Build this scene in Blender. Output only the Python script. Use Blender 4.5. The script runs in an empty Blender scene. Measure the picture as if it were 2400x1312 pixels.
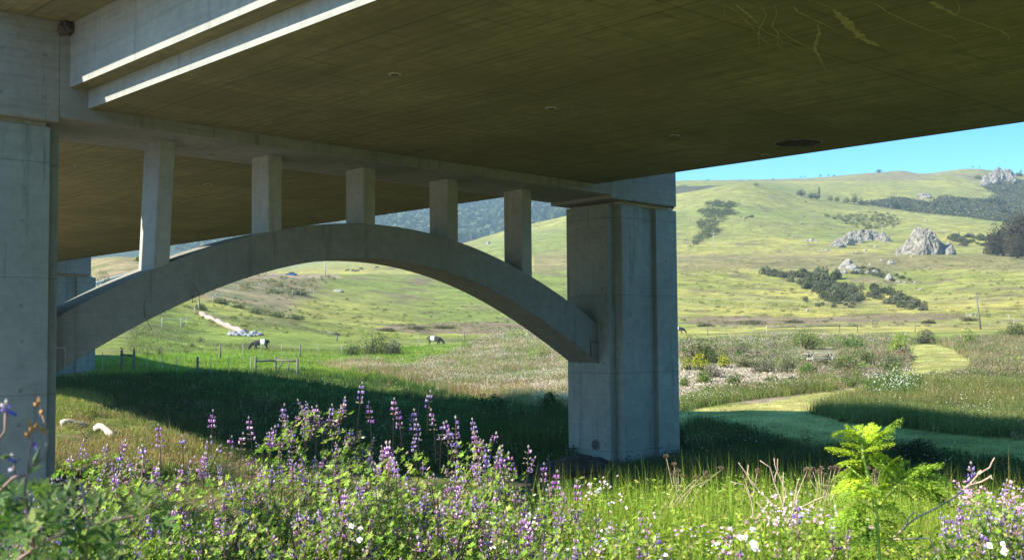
import bpy, bmesh, math, random
import numpy as np
from mathutils import Vector, Matrix, noise as mnoise

# ------------------------------------------------------------------ camera
F, PITCH, ROLL, PSI = 2736.98, .0516, .0085, .8347      # focal length (px of a 2400 px frame), tilt, roll, bridge angle
sc = bpy.context.scene
col = sc.collection
cam_d = bpy.data.cameras.new("camera"); cam = bpy.data.objects.new("camera", cam_d); col.objects.link(cam)
cam_d.sensor_width = 36.0; cam_d.lens = 36.0 * F / 2400.0
cam_d.clip_start = .05; cam_d.clip_end = 9000
cam.matrix_world = (Matrix.Rotation(math.pi/2 + PITCH, 4, 'X') @ Matrix.Rotation(-ROLL, 4, 'Z'))
cam_d.dof.use_dof = True; cam_d.dof.focus_distance = 16.0; cam_d.dof.aperture_fstop = 9.0
sc.camera = cam

# ------------------------------------------------------------------ sky, sun, exposure
SUN_EL, SUN_DIR = math.radians(34.3), Vector((-.926, -.378, 0)).normalized()
world = bpy.data.worlds.new("World"); sc.world = world; world.use_nodes = True
wn = world.node_tree.nodes; wl = world.node_tree.links
sky = wn.new('ShaderNodeTexSky'); sky.sky_type = 'NISHITA'; sky.sun_disc = False
sky.sun_elevation = SUN_EL; sky.sun_rotation = math.atan2(SUN_DIR.x, SUN_DIR.y)
sky.air_density = 1.0; sky.dust_density = .3; sky.ozone_density = 2.5; sky.altitude = 0
bg = wn['Background']; bg.inputs['Strength'].default_value = .11
tint = wn.new('ShaderNodeMix'); tint.data_type = 'RGBA'; tint.blend_type = 'MULTIPLY'; tint.inputs[0].default_value = 1
tcw = wn.new('ShaderNodeTexCoord'); sxw = wn.new('ShaderNodeSeparateXYZ'); wl.new(tcw.outputs['Generated'], sxw.inputs[0])
rw = wn.new('ShaderNodeValToRGB'); wl.new(sxw.outputs[2], rw.inputs['Fac']); e_ = rw.color_ramp.elements      # pale near the horizon, deep blue above it
e_[0].position = .12; e_[0].color = (.30, .80, .98, 1); e_[1].position = .40; e_[1].color = (.17, .86, 1.06, 1)
e2 = e_.new(.185); e2.color = (.03, .50, .90, 1)
wl.new(rw.outputs['Color'], tint.inputs[7])
wl.new(sky.outputs['Color'], tint.inputs[6]); wl.new(tint.outputs[2], bg.inputs['Color'])
sd = bpy.data.lights.new("sun", 'SUN'); sd.energy = 4.9; sd.angle = math.radians(.55); sd.color = (1.0, .92, .76)
sun = bpy.data.objects.new("sun", sd); col.objects.link(sun)
tos = Vector((SUN_DIR.x*math.cos(SUN_EL), SUN_DIR.y*math.cos(SUN_EL), math.sin(SUN_EL)))
sun.rotation_euler = tos.to_track_quat('Z', 'Y').to_euler()
sc.view_settings.view_transform = 'Standard'; sc.view_settings.look = 'None'
sc.view_settings.gamma = 1.0; sc.view_settings.exposure = 1.55
sc.cycles.max_bounces = 6; sc.cycles.diffuse_bounces = 4; sc.cycles.transparent_max_bounces = 4
sc.cycles.glossy_bounces = 2; sc.cycles.transmission_bounces = 2; sc.cycles.volume_bounces = 0

HAZE = .00021
R = np.random.default_rng(7)
random.seed(7)

# ------------------------------------------------------------------ pixel <-> place helpers (photo is 2400 x 1312)
_cr, _sr, _cp, _sp = math.cos(ROLL), math.sin(ROLL), math.cos(PITCH), math.sin(PITCH)
def ray(px, py):
    a = np.asarray(px, float) - 1200; b = np.asarray(py, float) - 656
    A = _cr*a - _sr*b; B = _sr*a + _cr*b
    return np.stack([A, F*_cp + B*_sp, F*_sp - B*_cp], -1)
def project(P):
    P = np.asarray(P, float)
    X, Y, Z = P[..., 0], P[..., 1], P[..., 2]
    yc = Z*_cp - Y*_sp; d = Y*_cp + Z*_sp
    d = np.where(np.abs(d) < 1e-6, 1e-6, d)
    a = F*X/d; b = -F*yc/d
    return 1200 + _cr*a + _sr*b, 656 - _sr*a + _cr*b, d
def at(px, py, dist):
    r = ray(px, py); return Vector(r * (dist / math.hypot(r[0], r[1])))

# ------------------------------------------------------------------ value noise
def _h(ix, iy, s):
    n = (ix*374761393 + iy*668265263 + s*974711) & 0x7fffffff
    n = ((n ^ (n >> 13)) * 1274126177) & 0x7fffffff
    return ((n ^ (n >> 16)) & 0xffff) / 65535.0
def vnoise(x, y, s=0):
    x = np.asarray(x, float); y = np.asarray(y, float)
    ix = np.floor(x).astype(np.int64); iy = np.floor(y).astype(np.int64)
    fx = x-ix; fy = y-iy; fx = fx*fx*(3-2*fx); fy = fy*fy*(3-2*fy)
    return (_h(ix, iy, s)*(1-fx)+_h(ix+1, iy, s)*fx)*(1-fy) + (_h(ix, iy+1, s)*(1-fx)+_h(ix+1, iy+1, s)*fx)*fy
def fbm(x, y, s=0, o=4):
    t = 0; a = .5; w = 0
    for k in range(o):
        t = t + a*vnoise(x*2**k, y*2**k, s+k*17); w += a; a *= .5
    return t/w

# ------------------------------------------------------------------ object helpers
def tag(o, label=None, cat=None, group=None, kind=None):
    if label: o['label'] = label
    if cat: o['category'] = cat
    if group: o['group'] = group
    if kind: o['kind'] = kind
    return o
def empty(name, loc=(0, 0, 0), rz=0, label=None, cat=None, group=None):
    o = bpy.data.objects.new(name, None); col.objects.link(o)
    o.location = loc; o.rotation_euler = (0, 0, rz); o.empty_display_size = .2
    return tag(o, label, cat, group)
def link(name, me, mats, parent=None, loc=None):
    o = bpy.data.objects.new(name, me); col.objects.link(o)
    if mats is not None and len(me.materials) == 0:
        for m in (mats if isinstance(mats, (list, tuple)) else [mats]): me.materials.append(m)
    if parent: o.parent = parent
    if loc is not None: o.location = loc
    return o
def np_mesh(name, V, T, C=None, smooth=False):
    """mesh from vertex array, triangle array and a colour per vertex"""
    V = np.ascontiguousarray(V, dtype=np.float32); T = np.ascontiguousarray(T, dtype=np.int32)
    k = T.shape[1]
    me = bpy.data.meshes.new(name)
    me.vertices.add(len(V)); me.vertices.foreach_set('co', V.ravel())
    me.loops.add(T.size); me.loops.foreach_set('vertex_index', T.ravel())
    me.polygons.add(len(T)); me.polygons.foreach_set('loop_start', np.arange(0, T.size, k, dtype=np.int32))
    me.update(calc_edges=True)
    if C is not None:
        C = np.concatenate([C, np.ones((len(C), 1))], 1).astype(np.float32)
        at_ = me.color_attributes.new('Col', 'FLOAT_COLOR', 'POINT'); at_.data.foreach_set('color', C.ravel())
    me.polygons.foreach_set('use_smooth', np.full(len(T), smooth))
    return me
def bm_obj(name, bm, mats, parent=None, loc=None, smooth=False):
    me = bpy.data.meshes.new(name); bm.normal_update(); bm.to_mesh(me); bm.free()
    if smooth: me.polygons.foreach_set('use_smooth', [True]*len(me.polygons))
    return link(name, me, mats, parent, loc)
def bbox(bm, x0, x1, y0, y1, z0, z1, mi=0):
    vs = [bm.verts.new((x, y, z)) for z in (z0, z1) for y in (y0, y1) for x in (x0, x1)]
    for q in ((0,2,3,1), (4,5,7,6), (0,1,5,4), (2,6,7,3), (0,4,6,2), (1,3,7,5)):
        f = bm.faces.new([vs[i] for i in q]); f.material_index = mi
    return vs
def tube(bm, pts, rads, n=6, mi=0, cap=True):
    pts = [Vector(p) for p in pts]; rings = []
    for i, p in enumerate(pts):
        t = (pts[min(i+1, len(pts)-1)] - pts[max(i-1, 0)]).normalized()
        a = t.orthogonal().normalized() if i == 0 else (a - t*a.dot(t)).normalized()
        b = t.cross(a); r = rads[i] if hasattr(rads, '__len__') else rads
        rings.append([bm.verts.new(p + (a*math.cos(2*math.pi*k/n) + b*math.sin(2*math.pi*k/n))*r) for k in range(n)])
    for A, B in zip(rings[:-1], rings[1:]):
        for k in range(n):
            f = bm.faces.new((A[k], A[(k+1) % n], B[(k+1) % n], B[k])); f.material_index = mi; f.smooth = True
    if cap:
        f = bm.faces.new(rings[0][::-1]); f.material_index = mi
        f = bm.faces.new(rings[-1]); f.material_index = mi
def prism(bm, poly, z0, z1, mi=0):
    """vertical prism over a plan polygon, z0 and z1 numbers or functions of (x, y)"""
    g0 = z0 if callable(z0) else (lambda x, y: z0); g1 = z1 if callable(z1) else (lambda x, y: z1)
    lo = [bm.verts.new((x, y, g0(x, y))) for x, y in poly]; hi = [bm.verts.new((x, y, g1(x, y))) for x, y in poly]
    n = len(poly)
    for i in range(n):
        f = bm.faces.new((lo[i], lo[(i+1) % n], hi[(i+1) % n], hi[i])); f.material_index = mi
    bm.faces.new(lo[::-1]).material_index = mi; bm.faces.new(hi).material_index = mi
def copy_tree(o, parent=None, label=None, group=None):
    c = o.copy(); col.objects.link(c); c.parent = parent
    for ch in list(o.children): copy_tree(ch, c)
    if label: c['label'] = label
    if group: c['group'] = group
    return c

# ------------------------------------------------------------------ materials
def new_mat(name):
    m = bpy.data.materials.new(name); m.use_nodes = True
    return m, m.node_tree.nodes, m.node_tree.links, m.node_tree.nodes['Principled BSDF']
def plain(name, c, rough=.8, c2=None, scale=8, bump=0, metal=0):
    m, n, l, b = new_mat(name)
    b.inputs['Roughness'].default_value = rough; b.inputs['Metallic'].default_value = metal
    b.inputs['Specular IOR Level'].default_value = .25
    c2 = c2 or tuple(x*.7 for x in c)
    tc = n.new('ShaderNodeTexCoord'); nz = n.new('ShaderNodeTexNoise'); nz.inputs['Scale'].default_value = scale
    nz.inputs['Detail'].default_value = 5; nz.inputs['Roughness'].default_value = .65
    l.new(tc.outputs['Object'], nz.inputs['Vector'])
    rp = n.new('ShaderNodeValToRGB'); rp.color_ramp.elements[0].position = .35; rp.color_ramp.elements[1].position = .65
    rp.color_ramp.elements[0].color = (*c2, 1); rp.color_ramp.elements[1].color = (*c, 1)
    l.new(nz.outputs['Fac'], rp.inputs['Fac']); l.new(rp.outputs['Color'], b.inputs['Base Color'])
    if bump:
        bp = n.new('ShaderNodeBump'); bp.inputs['Strength'].default_value = .6; bp.inputs['Distance'].default_value = bump
        l.new(nz.outputs['Fac'], bp.inputs['Height']); l.new(bp.outputs['Normal'], b.inputs['Normal'])
    return m
def leaf_mat(name, trans=.35, rough=.55, gain=1.0):
    m, n, l, b = new_mat(name)
    a = n.new('ShaderNodeVertexColor'); a.layer_name = 'Col'
    b.inputs['Roughness'].default_value = rough; b.inputs['Specular IOR Level'].default_value = .11
    tr = n.new('ShaderNodeBsdfTranslucent'); mx = n.new('ShaderNodeMixShader'); mx.inputs['Fac'].default_value = trans
    g = n.new('ShaderNodeMix'); g.data_type = 'RGBA'; g.blend_type = 'MULTIPLY'; g.inputs[0].default_value = 1
    g.inputs[7].default_value = (1.1*gain, 1.25*gain, .6*gain, 1)
    l.new(a.outputs['Color'], g.inputs[6]); l.new(g.outputs[2], tr.inputs['Color'])
    l.new(a.outputs['Color'], b.inputs['Base Color'])
    l.new(b.outputs[0], mx.inputs[1]); l.new(tr.outputs[0], mx.inputs[2])
    l.new(mx.outputs[0], n['Material Output'].inputs['Surface'])
    return m
M_leaf = leaf_mat('leaf'); M_petal = leaf_mat('petal', .3, .6, 1.1)
def vcol_mat(name, rough=.9):
    m, n, l, b = new_mat(name); a = n.new('ShaderNodeVertexColor'); a.layer_name = 'Col'
    b.inputs['Roughness'].default_value = rough; b.inputs['Specular IOR Level'].default_value = .1
    l.new(a.outputs['Color'], b.inputs['Base Color']); return m

def concrete(name, base, dark, tint=None, lines=2.45, line_off=1.41, streak=1.0, stain=.5, bump=.004, horiz=False, soft=.6):
    """formed concrete in bridge coordinates: board texture, pour lines, stains"""
    m, n, l, b = new_mat(name)
    b.inputs['Roughness'].default_value = .85; b.inputs['Specular IOR Level'].default_value = .25
    tc = n.new('ShaderNodeTexCoord')
    def noise(scale, vec=(1, 1, 1), detail=6, rough=.6):
        mp = n.new('ShaderNodeMapping'); mp.inputs['Scale'].default_value = vec
        l.new(tc.outputs['Object'], mp.inputs['Vector'])
        z = n.new('ShaderNodeTexNoise'); z.inputs['Scale'].default_value = scale; z.inputs['Detail'].default_value = detail
        z.inputs['Roughness'].default_value = rough; l.new(mp.outputs[0], z.inputs['Vector']); return z.outputs['Fac']
    def ramp(src, p0, p1, c0=0., c1=1.):
        r = n.new('ShaderNodeMapRange'); r.inputs[1].default_value = p0; r.inputs[2].default_value = p1
        r.inputs[3].default_value = c0; r.inputs[4].default_value = c1; l.new(src, r.inputs[0]); return r.outputs[0]
    def math_(op, a, b_=None, v=None):
        q = n.new('ShaderNodeMath'); q.operation = op
        l.new(a, q.inputs[0]) if not isinstance(a, (int, float)) else None
        if b_ is not None: l.new(b_, q.inputs[1])
        if v is not None: q.inputs[1].default_value = v
        return q.outputs[0]
    def mixc(fac, a, c, mode='MIX'):
        q = n.new('ShaderNodeMix'); q.data_type = 'RGBA'; q.blend_type = mode
        l.new(fac, q.inputs[0]) if not isinstance(fac, float) else setattr(q.inputs[0], 'default_value', fac)
        for s, k in ((a, 6), (c, 7)):
            if isinstance(s, tuple): q.inputs[k].default_value = (*s, 1)
            else: l.new(s, q.inputs[k])
        return q.outputs[2]
    big = noise(.35, detail=8, rough=.65); fine = noise(9, detail=8, rough=.7)
    board = noise(2.2, (.25, .25, 5) if not horiz else (5, .22, 5), 5, .6)
    vert = noise(1.6, (2.5, 2.5, .18) if not horiz else (.3, 3.5, 1), 6, .7)
    c = mixc(ramp(big, .3, .7), dark, base)
    c = mixc(ramp(fine, .35, .75, 0., .45), c, tuple(x*.72 for x in base))
    c = mixc(ramp(noise(3.2, detail=9, rough=.75), .42, .62, 0., .5), c, tuple(x*.78 for x in dark))
    c = mixc(ramp(noise(40, detail=4, rough=.8), .45, .75, 0., .35), c, tuple(x*1.18 for x in base))
    c = mixc(ramp(board, .45, .7, 0., .35*streak), c, tuple(x*.6 for x in dark))
    c = mixc(ramp(vert, .56, .72, 0., stain), c, tuple(x*.5 for x in dark))
    if tint:
        c = mixc(ramp(noise(.22, detail=3), .5, .65, 0., .5), c, tint)
    sx = n.new('ShaderNodeSeparateXYZ'); l.new(tc.outputs['Object'], sx.inputs[0])
    def seam(axis, period, off, w, amt):
        w_ = noise(3, (1, 1, 1), 2)
        wob = math_('MULTIPLY_ADD', w_); q = wob.node; q.inputs[1].default_value = .03; q.inputs[2].default_value = -off+1000*period
        s = math_('ADD', sx.outputs[axis], wob)
        f = math_('MODULO', s, v=period)
        d = math_('PINGPONG', f, v=period/2)
        return ramp(d, w, w*2.2, amt, 0.)
    if lines:
        for k, ax in enumerate((2,) if not horiz else (0, 1)):
            c = mixc(seam(ax, lines if not horiz else (2.44, 9.8)[k], line_off, .008, soft), c, tuple(x*.35 for x in dark))
    l.new(c, b.inputs['Base Color'])
    bp = n.new('ShaderNodeBump'); bp.inputs['Strength'].default_value = .5; bp.inputs['Distance'].default_value = bump*4
    hsum = math_('ADD', fine, board)
    l.new(hsum, bp.inputs['Height']); l.new(bp.outputs['Normal'], b.inputs['Normal'])
    return m
M_pier = concrete('pier_concrete', (.32, .355, .335), (.21, .235, .225), streak=.3, stain=.85, soft=.45)
M_col = concrete('column_concrete', (.40, .40, .375), (.28, .285, .265), streak=.3, lines=0, stain=.6)
M_arch = concrete('arch_concrete', (.30, .305, .28), (.19, .195, .18), streak=.45, lines=0, stain=.7)
M_cap = concrete('cap_concrete', (.34, .335, .31), (.21, .21, .195), lines=0, stain=.8)
M_web = concrete('web_concrete', (.35, .36, .345), (.27, .28, .27), lines=0, stain=.45)
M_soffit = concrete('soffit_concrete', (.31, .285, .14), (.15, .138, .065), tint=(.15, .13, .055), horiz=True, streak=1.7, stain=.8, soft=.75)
M_dark = plain('hole_shade_dark_parts', (.10, .10, .095), .9, (.06, .06, .055))  # painted shade inside holes; also plain dark for filler, grille and bird legs
M_tie = plain('tie_hole_stain', (.24, .25, .24), .9, (.13, .135, .13), 30)
M_pad = plain('bearing_pad_concrete', (.55, .50, .45), .9, (.35, .3, .26), 20)
M_rust = plain('rust', (.12, .05, .03), .9, (.05, .03, .02), 30)
M_wood = plain('weathered_wood', (.20, .19, .17), .9, (.10, .095, .085), 25, .004)
M_palewood = plain('pale_wood', (.42, .40, .36), .9, (.28, .26, .23), 25, .004)
M_metal = plain('galvanised_post', (.40, .42, .40), .5, (.22, .23, .21), 20)
M_wire = plain('fence_wire', (.35, .34, .32), .5)
M_bark = plain('bark', (.12, .095, .07), .95, (.06, .05, .04), 12, .02)
M_straw = plain('dry_stem', (.62, .47, .36), .8, (.42, .28, .2), 40)

# ------------------------------------------------------------------ terrain
NEAR = [(0.4, -1.66), (3, -1.66), (5, -1.70), (8, -1.85), (11, -2.5), (15, -3.3), (20, -3.85), (27, -4.1)]
COLS = {   # photo column: (distance, photo row) up the hillside; a None row keeps a given height
 -500: [(33, 'z-3.5'), (60, 935), (80, 880), (120, 820), (200, 730), (300, 650), (400, 625), (700, 640), (1500, 610), (2400, 560)],
  110: [(31, 'z-3.7'), (38, 1062), (46, 1003), (55, 943), (70, 901), (80, 876), (100, 850), (130, 800), (160, 760), (200, 705), (230, 690), (300, 650), (340, 618), (500, 640), (1300, 632), (1500, 600), (2300, 548)],
  300: [(33, 'z-4.0'), (41, 1055), (50, 985), (60, 925), (73, 873), (90, 849), (110, 818), (130, 795), (150, 765), (170, 735), (200, 690), (230, 655), (240, 648), (258, 645), (300, 612), (330, 604), (500, 640), (1300, 630), (1500, 595), (2300, 540)],
  460: [(33, 'z-4.3'), (42, 1085), (52, 1005), (62, 940), (75, 888), (87, 868), (110, 842), (132, 817), (160, 776), (185, 737), (220, 690), (250, 668), (300, 640), (320, 638), (600, 645), (1300, 630), (1500, 590), (2300, 530)],
  640: [(33, 'z-4.7'), (45, 'z-4.7'), (58, 975), (72, 905), (87, 874), (100, 853), (132, 823), (150, 797), (170, 775), (200, 742), (240, 705), (300, 662), (332, 645), (345, 641), (380, 650), (600, 640), (900, 636), (1300, 632), (1500, 590), (2300, 520)],
  800: [(33, 'z-4.8'), (48, 'z-4.6'), (60, 985), (75, 912), (90, 875), (110, 848), (140, 820), (170, 794), (200, 766), (230, 745), (280, 700), (340, 655), (378, 641), (420, 650), (500, 638), (600, 628), (900, 612), (1300, 625), (1500, 580), (2300, 502)],
 1000: [(33, 'z-4.4'), (45, 'z-4.2'), (60, 978), (75, 915), (100, 860), (130, 825), (150, 808), (180, 789), (210, 770), (240, 750), (300, 705), (360, 655), (385, 644), (420, 652), (550, 620), (850, 592), (1300, 620), (1500, 572), (2300, 482)],
 1250: [(31, 'z-4.1'), (39, 'z-3.9'), (50, 993), (65, 930), (80, 888), (100, 850), (130, 815), (160, 795), (200, 775), (230, 762), (260, 745), (330, 690), (400, 640), (430, 628), (460, 632), (560, 600), (700, 560), (850, 529), (950, 540), (1300, 580), (1500, 552), (2300, 455)],
 1450: [(31, 'z-4.0'), (39, 'z-3.9'), (50, 995), (65, 925), (80, 880), (100, 845), (130, 813), (170, 793), (210, 777), (250, 762), (270, 746), (330, 695), (400, 645), (440, 622), (480, 615), (560, 590), (700, 530), (860, 480), (950, 490), (1300, 450), (1600, 440)],
 1600: [(30, 'z-3.95'), (39, 'z-3.85'), (50, 990), (60, 946), (70, 905), (85, 865), (100, 840), (130, 812), (170, 795), (217, 785), (250, 765), (270, 748), (330, 700), (400, 650), (450, 617), (480, 606), (520, 607), (600, 560), (700, 510), (850, 449), (910, 455), (1100, 432), (1300, 422)],
 1750: [(30, 'z-3.9'), (39, 'z-3.7'), (50, 977), (60, 936), (70, 905), (85, 868), (100, 842), (130, 815), (170, 795), (220, 780), (250, 765), (270, 748), (330, 705), (400, 660), (450, 625), (480, 606), (520, 603), (600, 560), (700, 500), (850, 430), (910, 436), (1100, 424), (1300, 420)],
 1900: [(30, 'z-3.8'), (40, 'z-3.6'), (50, 970), (60, 930), (75, 885), (90, 855), (110, 830), (135, 810), (170, 793), (215, 778), (250, 762), (275, 747), (330, 710), (400, 665), (450, 630), (480, 605), (515, 600), (600, 560), (700, 515), (800, 475), (850, 459), (900, 466), (1100, 432), (1300, 414)],
 2050: [(30, 'z-3.8'), (40, 'z-3.6'), (50, 975), (62, 930), (80, 880), (100, 846), (123, 822), (150, 803), (190, 787), (220, 778), (250, 762), (275, 747), (330, 715), (400, 670), (440, 630), (480, 603), (520, 586), (560, 582), (620, 560), (700, 525), (780, 492), (850, 502), (1000, 452), (1200, 410), (1300, 403)],
 2120: [(30, 'z-3.8'), (40, 'z-3.65'), (50, 980), (60, 938), (72, 893), (90, 855), (123, 812), (150, 802), (190, 786), (228, 773), (255, 757), (275, 745), (330, 712), (400, 670), (440, 640), (480, 600), (530, 590), (600, 562), (700, 522), (775, 502), (850, 510), (1000, 455), (1200, 412), (1320, 399)],
 2175: [(30, 'z-3.8'), (40, 'z-3.65'), (50, 983), (60, 940), (70, 896), (90, 851), (120, 810), (150, 801), (190, 785), (230, 772), (255, 755), (275, 742), (330, 710), (400, 670), (440, 640), (480, 598), (520, 596), (600, 565), (700, 520), (770, 508), (850, 512), (1000, 457), (1200, 415), (1330, 406)],
 2270: [(30, 'z-3.8'), (40, 'z-3.65'), (50, 987), (60, 940), (72, 890), (92, 848), (123, 812), (155, 798), (190, 784), (235, 768), (260, 750), (275, 741), (330, 705), (400, 663), (445, 630), (480, 600), (520, 598), (600, 565), (690, 524), (745, 515), (830, 520), (1000, 465), (1200, 418), (1350, 391)],
 2400: [(30, 'z-3.8'), (40, 'z-3.65'), (50, 990), (60, 940), (75, 888), (95, 848), (123, 817), (160, 797), (190, 783), (240, 765), (275, 741), (330, 700), (400, 655), (450, 622), (480, 605), (520, 600), (600, 565), (680, 533), (720, 525), (800, 540), (1000, 480), (1200, 432), (1350, 403)],
 2900: [(30, 'z-3.8'), (40, 'z-3.65'), (50, 990), (60, 940), (75, 888), (95, 848), (123, 817), (160, 797), (240, 765), (275, 741), (330, 700), (400, 655), (480, 605), (600, 570), (720, 535), (800, 545), (1000, 500), (1350, 430)],
}
RMAX = 3400.0
dgrid = np.exp(np.linspace(math.log(.4), math.log(RMAX), 760))
cx, cz = [], []
for px in sorted(COLS):
    ds = [d for d, z in NEAR]; zs = [z for d, z in NEAR]
    for d, q in COLS[px]:
        if isinstance(q, str): z = float(q[1:])
        else:
            r = ray(px, q); z = r[2]*d/math.hypot(r[0], r[1])
        ds.append(d); zs.append(z)
    zs.append(zs[-1]*.8); ds.append(RMAX)
    z = np.interp(dgrid, ds, zs)
    ker = np.array([1, 2, 3, 2, 1.]); ker /= ker.sum()
    zp = np.pad(z, 2, 'edge'); z = np.convolve(zp, ker, 'valid')
    r = ray(px, 800); cx.append(math.atan2(r[0], r[1])); cz.append(z)
cx = np.array(cx); cz = np.array(cz)
def catmull(xs, Zs, x):
    x = np.clip(x, xs[0], xs[-1]); i = np.clip(np.searchsorted(xs, x)-1, 0, len(xs)-2)
    t = (x-xs[i])/(xs[i+1]-xs[i]); h = (xs[i+1]-xs[i])[:, None]
    sl = np.gradient(Zs, xs, axis=0)
    # limit slopes so that neighbouring columns never overshoot
    dl = np.diff(Zs, axis=0)/np.diff(xs)[:, None]
    lim = 3*np.minimum(np.abs(np.vstack([dl[:1], dl])), np.abs(np.vstack([dl, dl[-1:]])))
    sl = np.clip(sl, -lim, lim); t = t[:, None]
    return ((2*t**3-3*t**2+1)*Zs[i] + (t**3-2*t**2+t)*h*sl[i] + (-2*t**3+3*t**2)*Zs[i+1] + (t**3-t**2)*h*sl[i+1])
az = np.unique(np.concatenate([np.linspace(-.50, .50, 640), np.linspace(-math.pi, -.50, 50), np.linspace(.50, math.pi, 50)]))
Zg = catmull(cx, cz, az)                                   # rows azimuth, columns distance
XX = np.sin(az)[:, None]*dgrid[None]; YY = np.cos(az)[:, None]*dgrid[None]
dd = np.broadcast_to(dgrid[None], XX.shape)
amp = np.clip((dd-60)/400, 0, 1)
Zg = Zg + amp*(fbm(XX/60, YY/60, 3)-.5)*3.0 + np.clip((dd-150)/900, 0, 1)*(fbm(XX/140, YY/140, 9)-.5)*7*np.clip((1500-dd)/600, 0, 1)
Zg = Zg + np.clip((dd-1400)/500, 0, 1)*(fbm(XX/260, YY/260, 21, 6)-.5)*105
Zg = Zg + np.clip((dd-2)/6, 0, 1)*np.clip((90-dd)/60, 0, 1)*(fbm(XX/2.2, YY/2.2, 5)-.5)*.28
# steep little creek bank in the lit ground left of the arch
pX, pY, _ = project(np.stack([XX, YY, Zg], -1))
bank = np.clip((pX-100)/60, 0, 1)*np.clip((620-pX)/120, 0, 1)*np.clip((38-dd)/3, 0, 1)*np.clip((dd-20)/6, 0, 1)
Zg = Zg - bank*.9
VV = XX*math.sin(PSI)+YY*math.cos(PSI); UU = -XX*math.cos(PSI)+YY*math.sin(PSI)
chan = np.clip((VV+4)/2, 0, 1)*np.clip((12.0-VV)/2, 0, 1)*np.clip((UU-27)/2, 0, 1)*np.clip((56-UU)/2, 0, 1)
Zg = Zg*(1-chan)+np.minimum(Zg, -5.3)*chan
def ground_z(x, y):
    x = np.asarray(x, float); y = np.asarray(y, float)
    a = np.arctan2(x, y); d = np.clip(np.hypot(x, y), dgrid[0], RMAX*.999)
    i = np.clip(np.searchsorted(az, a)-1, 0, len(az)-2); ta = (a-az[i])/(az[i+1]-az[i])
    j = np.clip(np.searchsorted(dgrid, d)-1, 0, len(dgrid)-2); td = (d-dgrid[j])/(dgrid[j+1]-dgrid[j])
    return (Zg[i, j]*(1-td)+Zg[i, j+1]*td)*(1-ta) + (Zg[i+1, j]*(1-td)+Zg[i+1, j+1]*td)*ta
def G(x, y): return Vector((x, y, float(ground_z(x, y))))
def hit(px, py, dmin=14.0):
    """where the sight line through these photo pixels first meets the ground beyond dmin; (N,3) and a mask"""
    px = np.atleast_1d(np.asarray(px, float)); py = np.atleast_1d(np.asarray(py, float))
    r = ray(px, py); hz = np.hypot(r[:, 0], r[:, 1]); tan = r[:, 2]/hz; a = np.arctan2(r[:, 0], r[:, 1])
    out = np.zeros((len(px), 3)); ok = np.zeros(len(px), bool)
    j0 = np.searchsorted(dgrid, dmin)
    for s in range(0, len(px), 4000):
        e = slice(s, s+4000); i = np.clip(np.searchsorted(az, a[e])-1, 0, len(az)-2)
        t = ((a[e]-az[i])/(az[i+1]-az[i]))[:, None]
        Zc = Zg[i][:, j0:]*(1-t)+Zg[i+1][:, j0:]*t
        el = Zc/dgrid[None, j0:]
        m = el >= tan[e][:, None]
        k = m.argmax(1); good = m.any(1) & (k > 0); kk = np.clip(k, 1, None)
        q = np.arange(len(k)); e0 = el[q, kk-1]; e1 = el[q, kk]
        f = np.clip((tan[e]-e0)/np.where(abs(e1-e0) < 1e-9, 1e-9, e1-e0), 0, 1)
        d = dgrid[j0+kk-1]*(1-f)+dgrid[j0+kk]*f
        out[e, 0] = np.sin(a[e])*d; out[e, 1] = np.cos(a[e])*d; out[e, 2] = tan[e]*d; ok[e] = good
    return out, ok
def H(px, py, dmin=14.0):
    o, k = hit([px], [py], dmin); return Vector(o[0])
def inpoly(px, py, poly):
    px = np.asarray(px, float); py = np.asarray(py, float); c = np.zeros(px.shape, bool); n = len(poly)
    for i in range(n):
        x0, y0 = poly[i]; x1, y1 = poly[(i+1) % n]
        if y0 == y1: continue
        c ^= ((y0 > py) != (y1 > py)) & (px < (x1-x0)*(py-y0)/(y1-y0)+x0)
    return c
PATH = [(1560, 1120), (2500, 1120), (2500, 1030), (2200, 1012), (2000, 992), (1895, 968), (1960, 935), (2060, 905), (2115, 893), (2150, 888), (2260, 872), (2292, 850), (2265, 825), (2225, 812), (2165, 806), (2132, 812), (2148, 840), (2128, 868), (2070, 888), (1990, 912), (1900, 922), (1790, 945), (1690, 952), (1600, 962), (1560, 980)]
GRAVEL = [(1590, 850), (1660, 862), (1700, 850), (1770, 868), (1840, 872), (1885, 885), (1860, 905), (1790, 918), (1700, 918), (1590, 925)]
SC_SLOPE = [(2015, 478), (2080, 470), (2100, 466), (2140, 470), (2180, 478), (2210, 462), (2260, 468), (2320, 470), (2335, 455), (2300, 435), (2345, 420), (2410, 425), (2410, 530), (2380, 524), (2250, 507), (2150, 498), (2050, 483)]
BROWNBAND = [(1590, 758), (1640, 745), (1720, 740), (1900, 742), (2060, 735), (2270, 735), (2265, 748), (2100, 752), (1950, 757), (1700, 764)]
PINK = [(740, 856), (860, 850), (960, 872), (1040, 850), (1100, 800), (1190, 770), (1340, 775), (1340, 975), (1200, 935), (1000, 900)]
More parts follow.
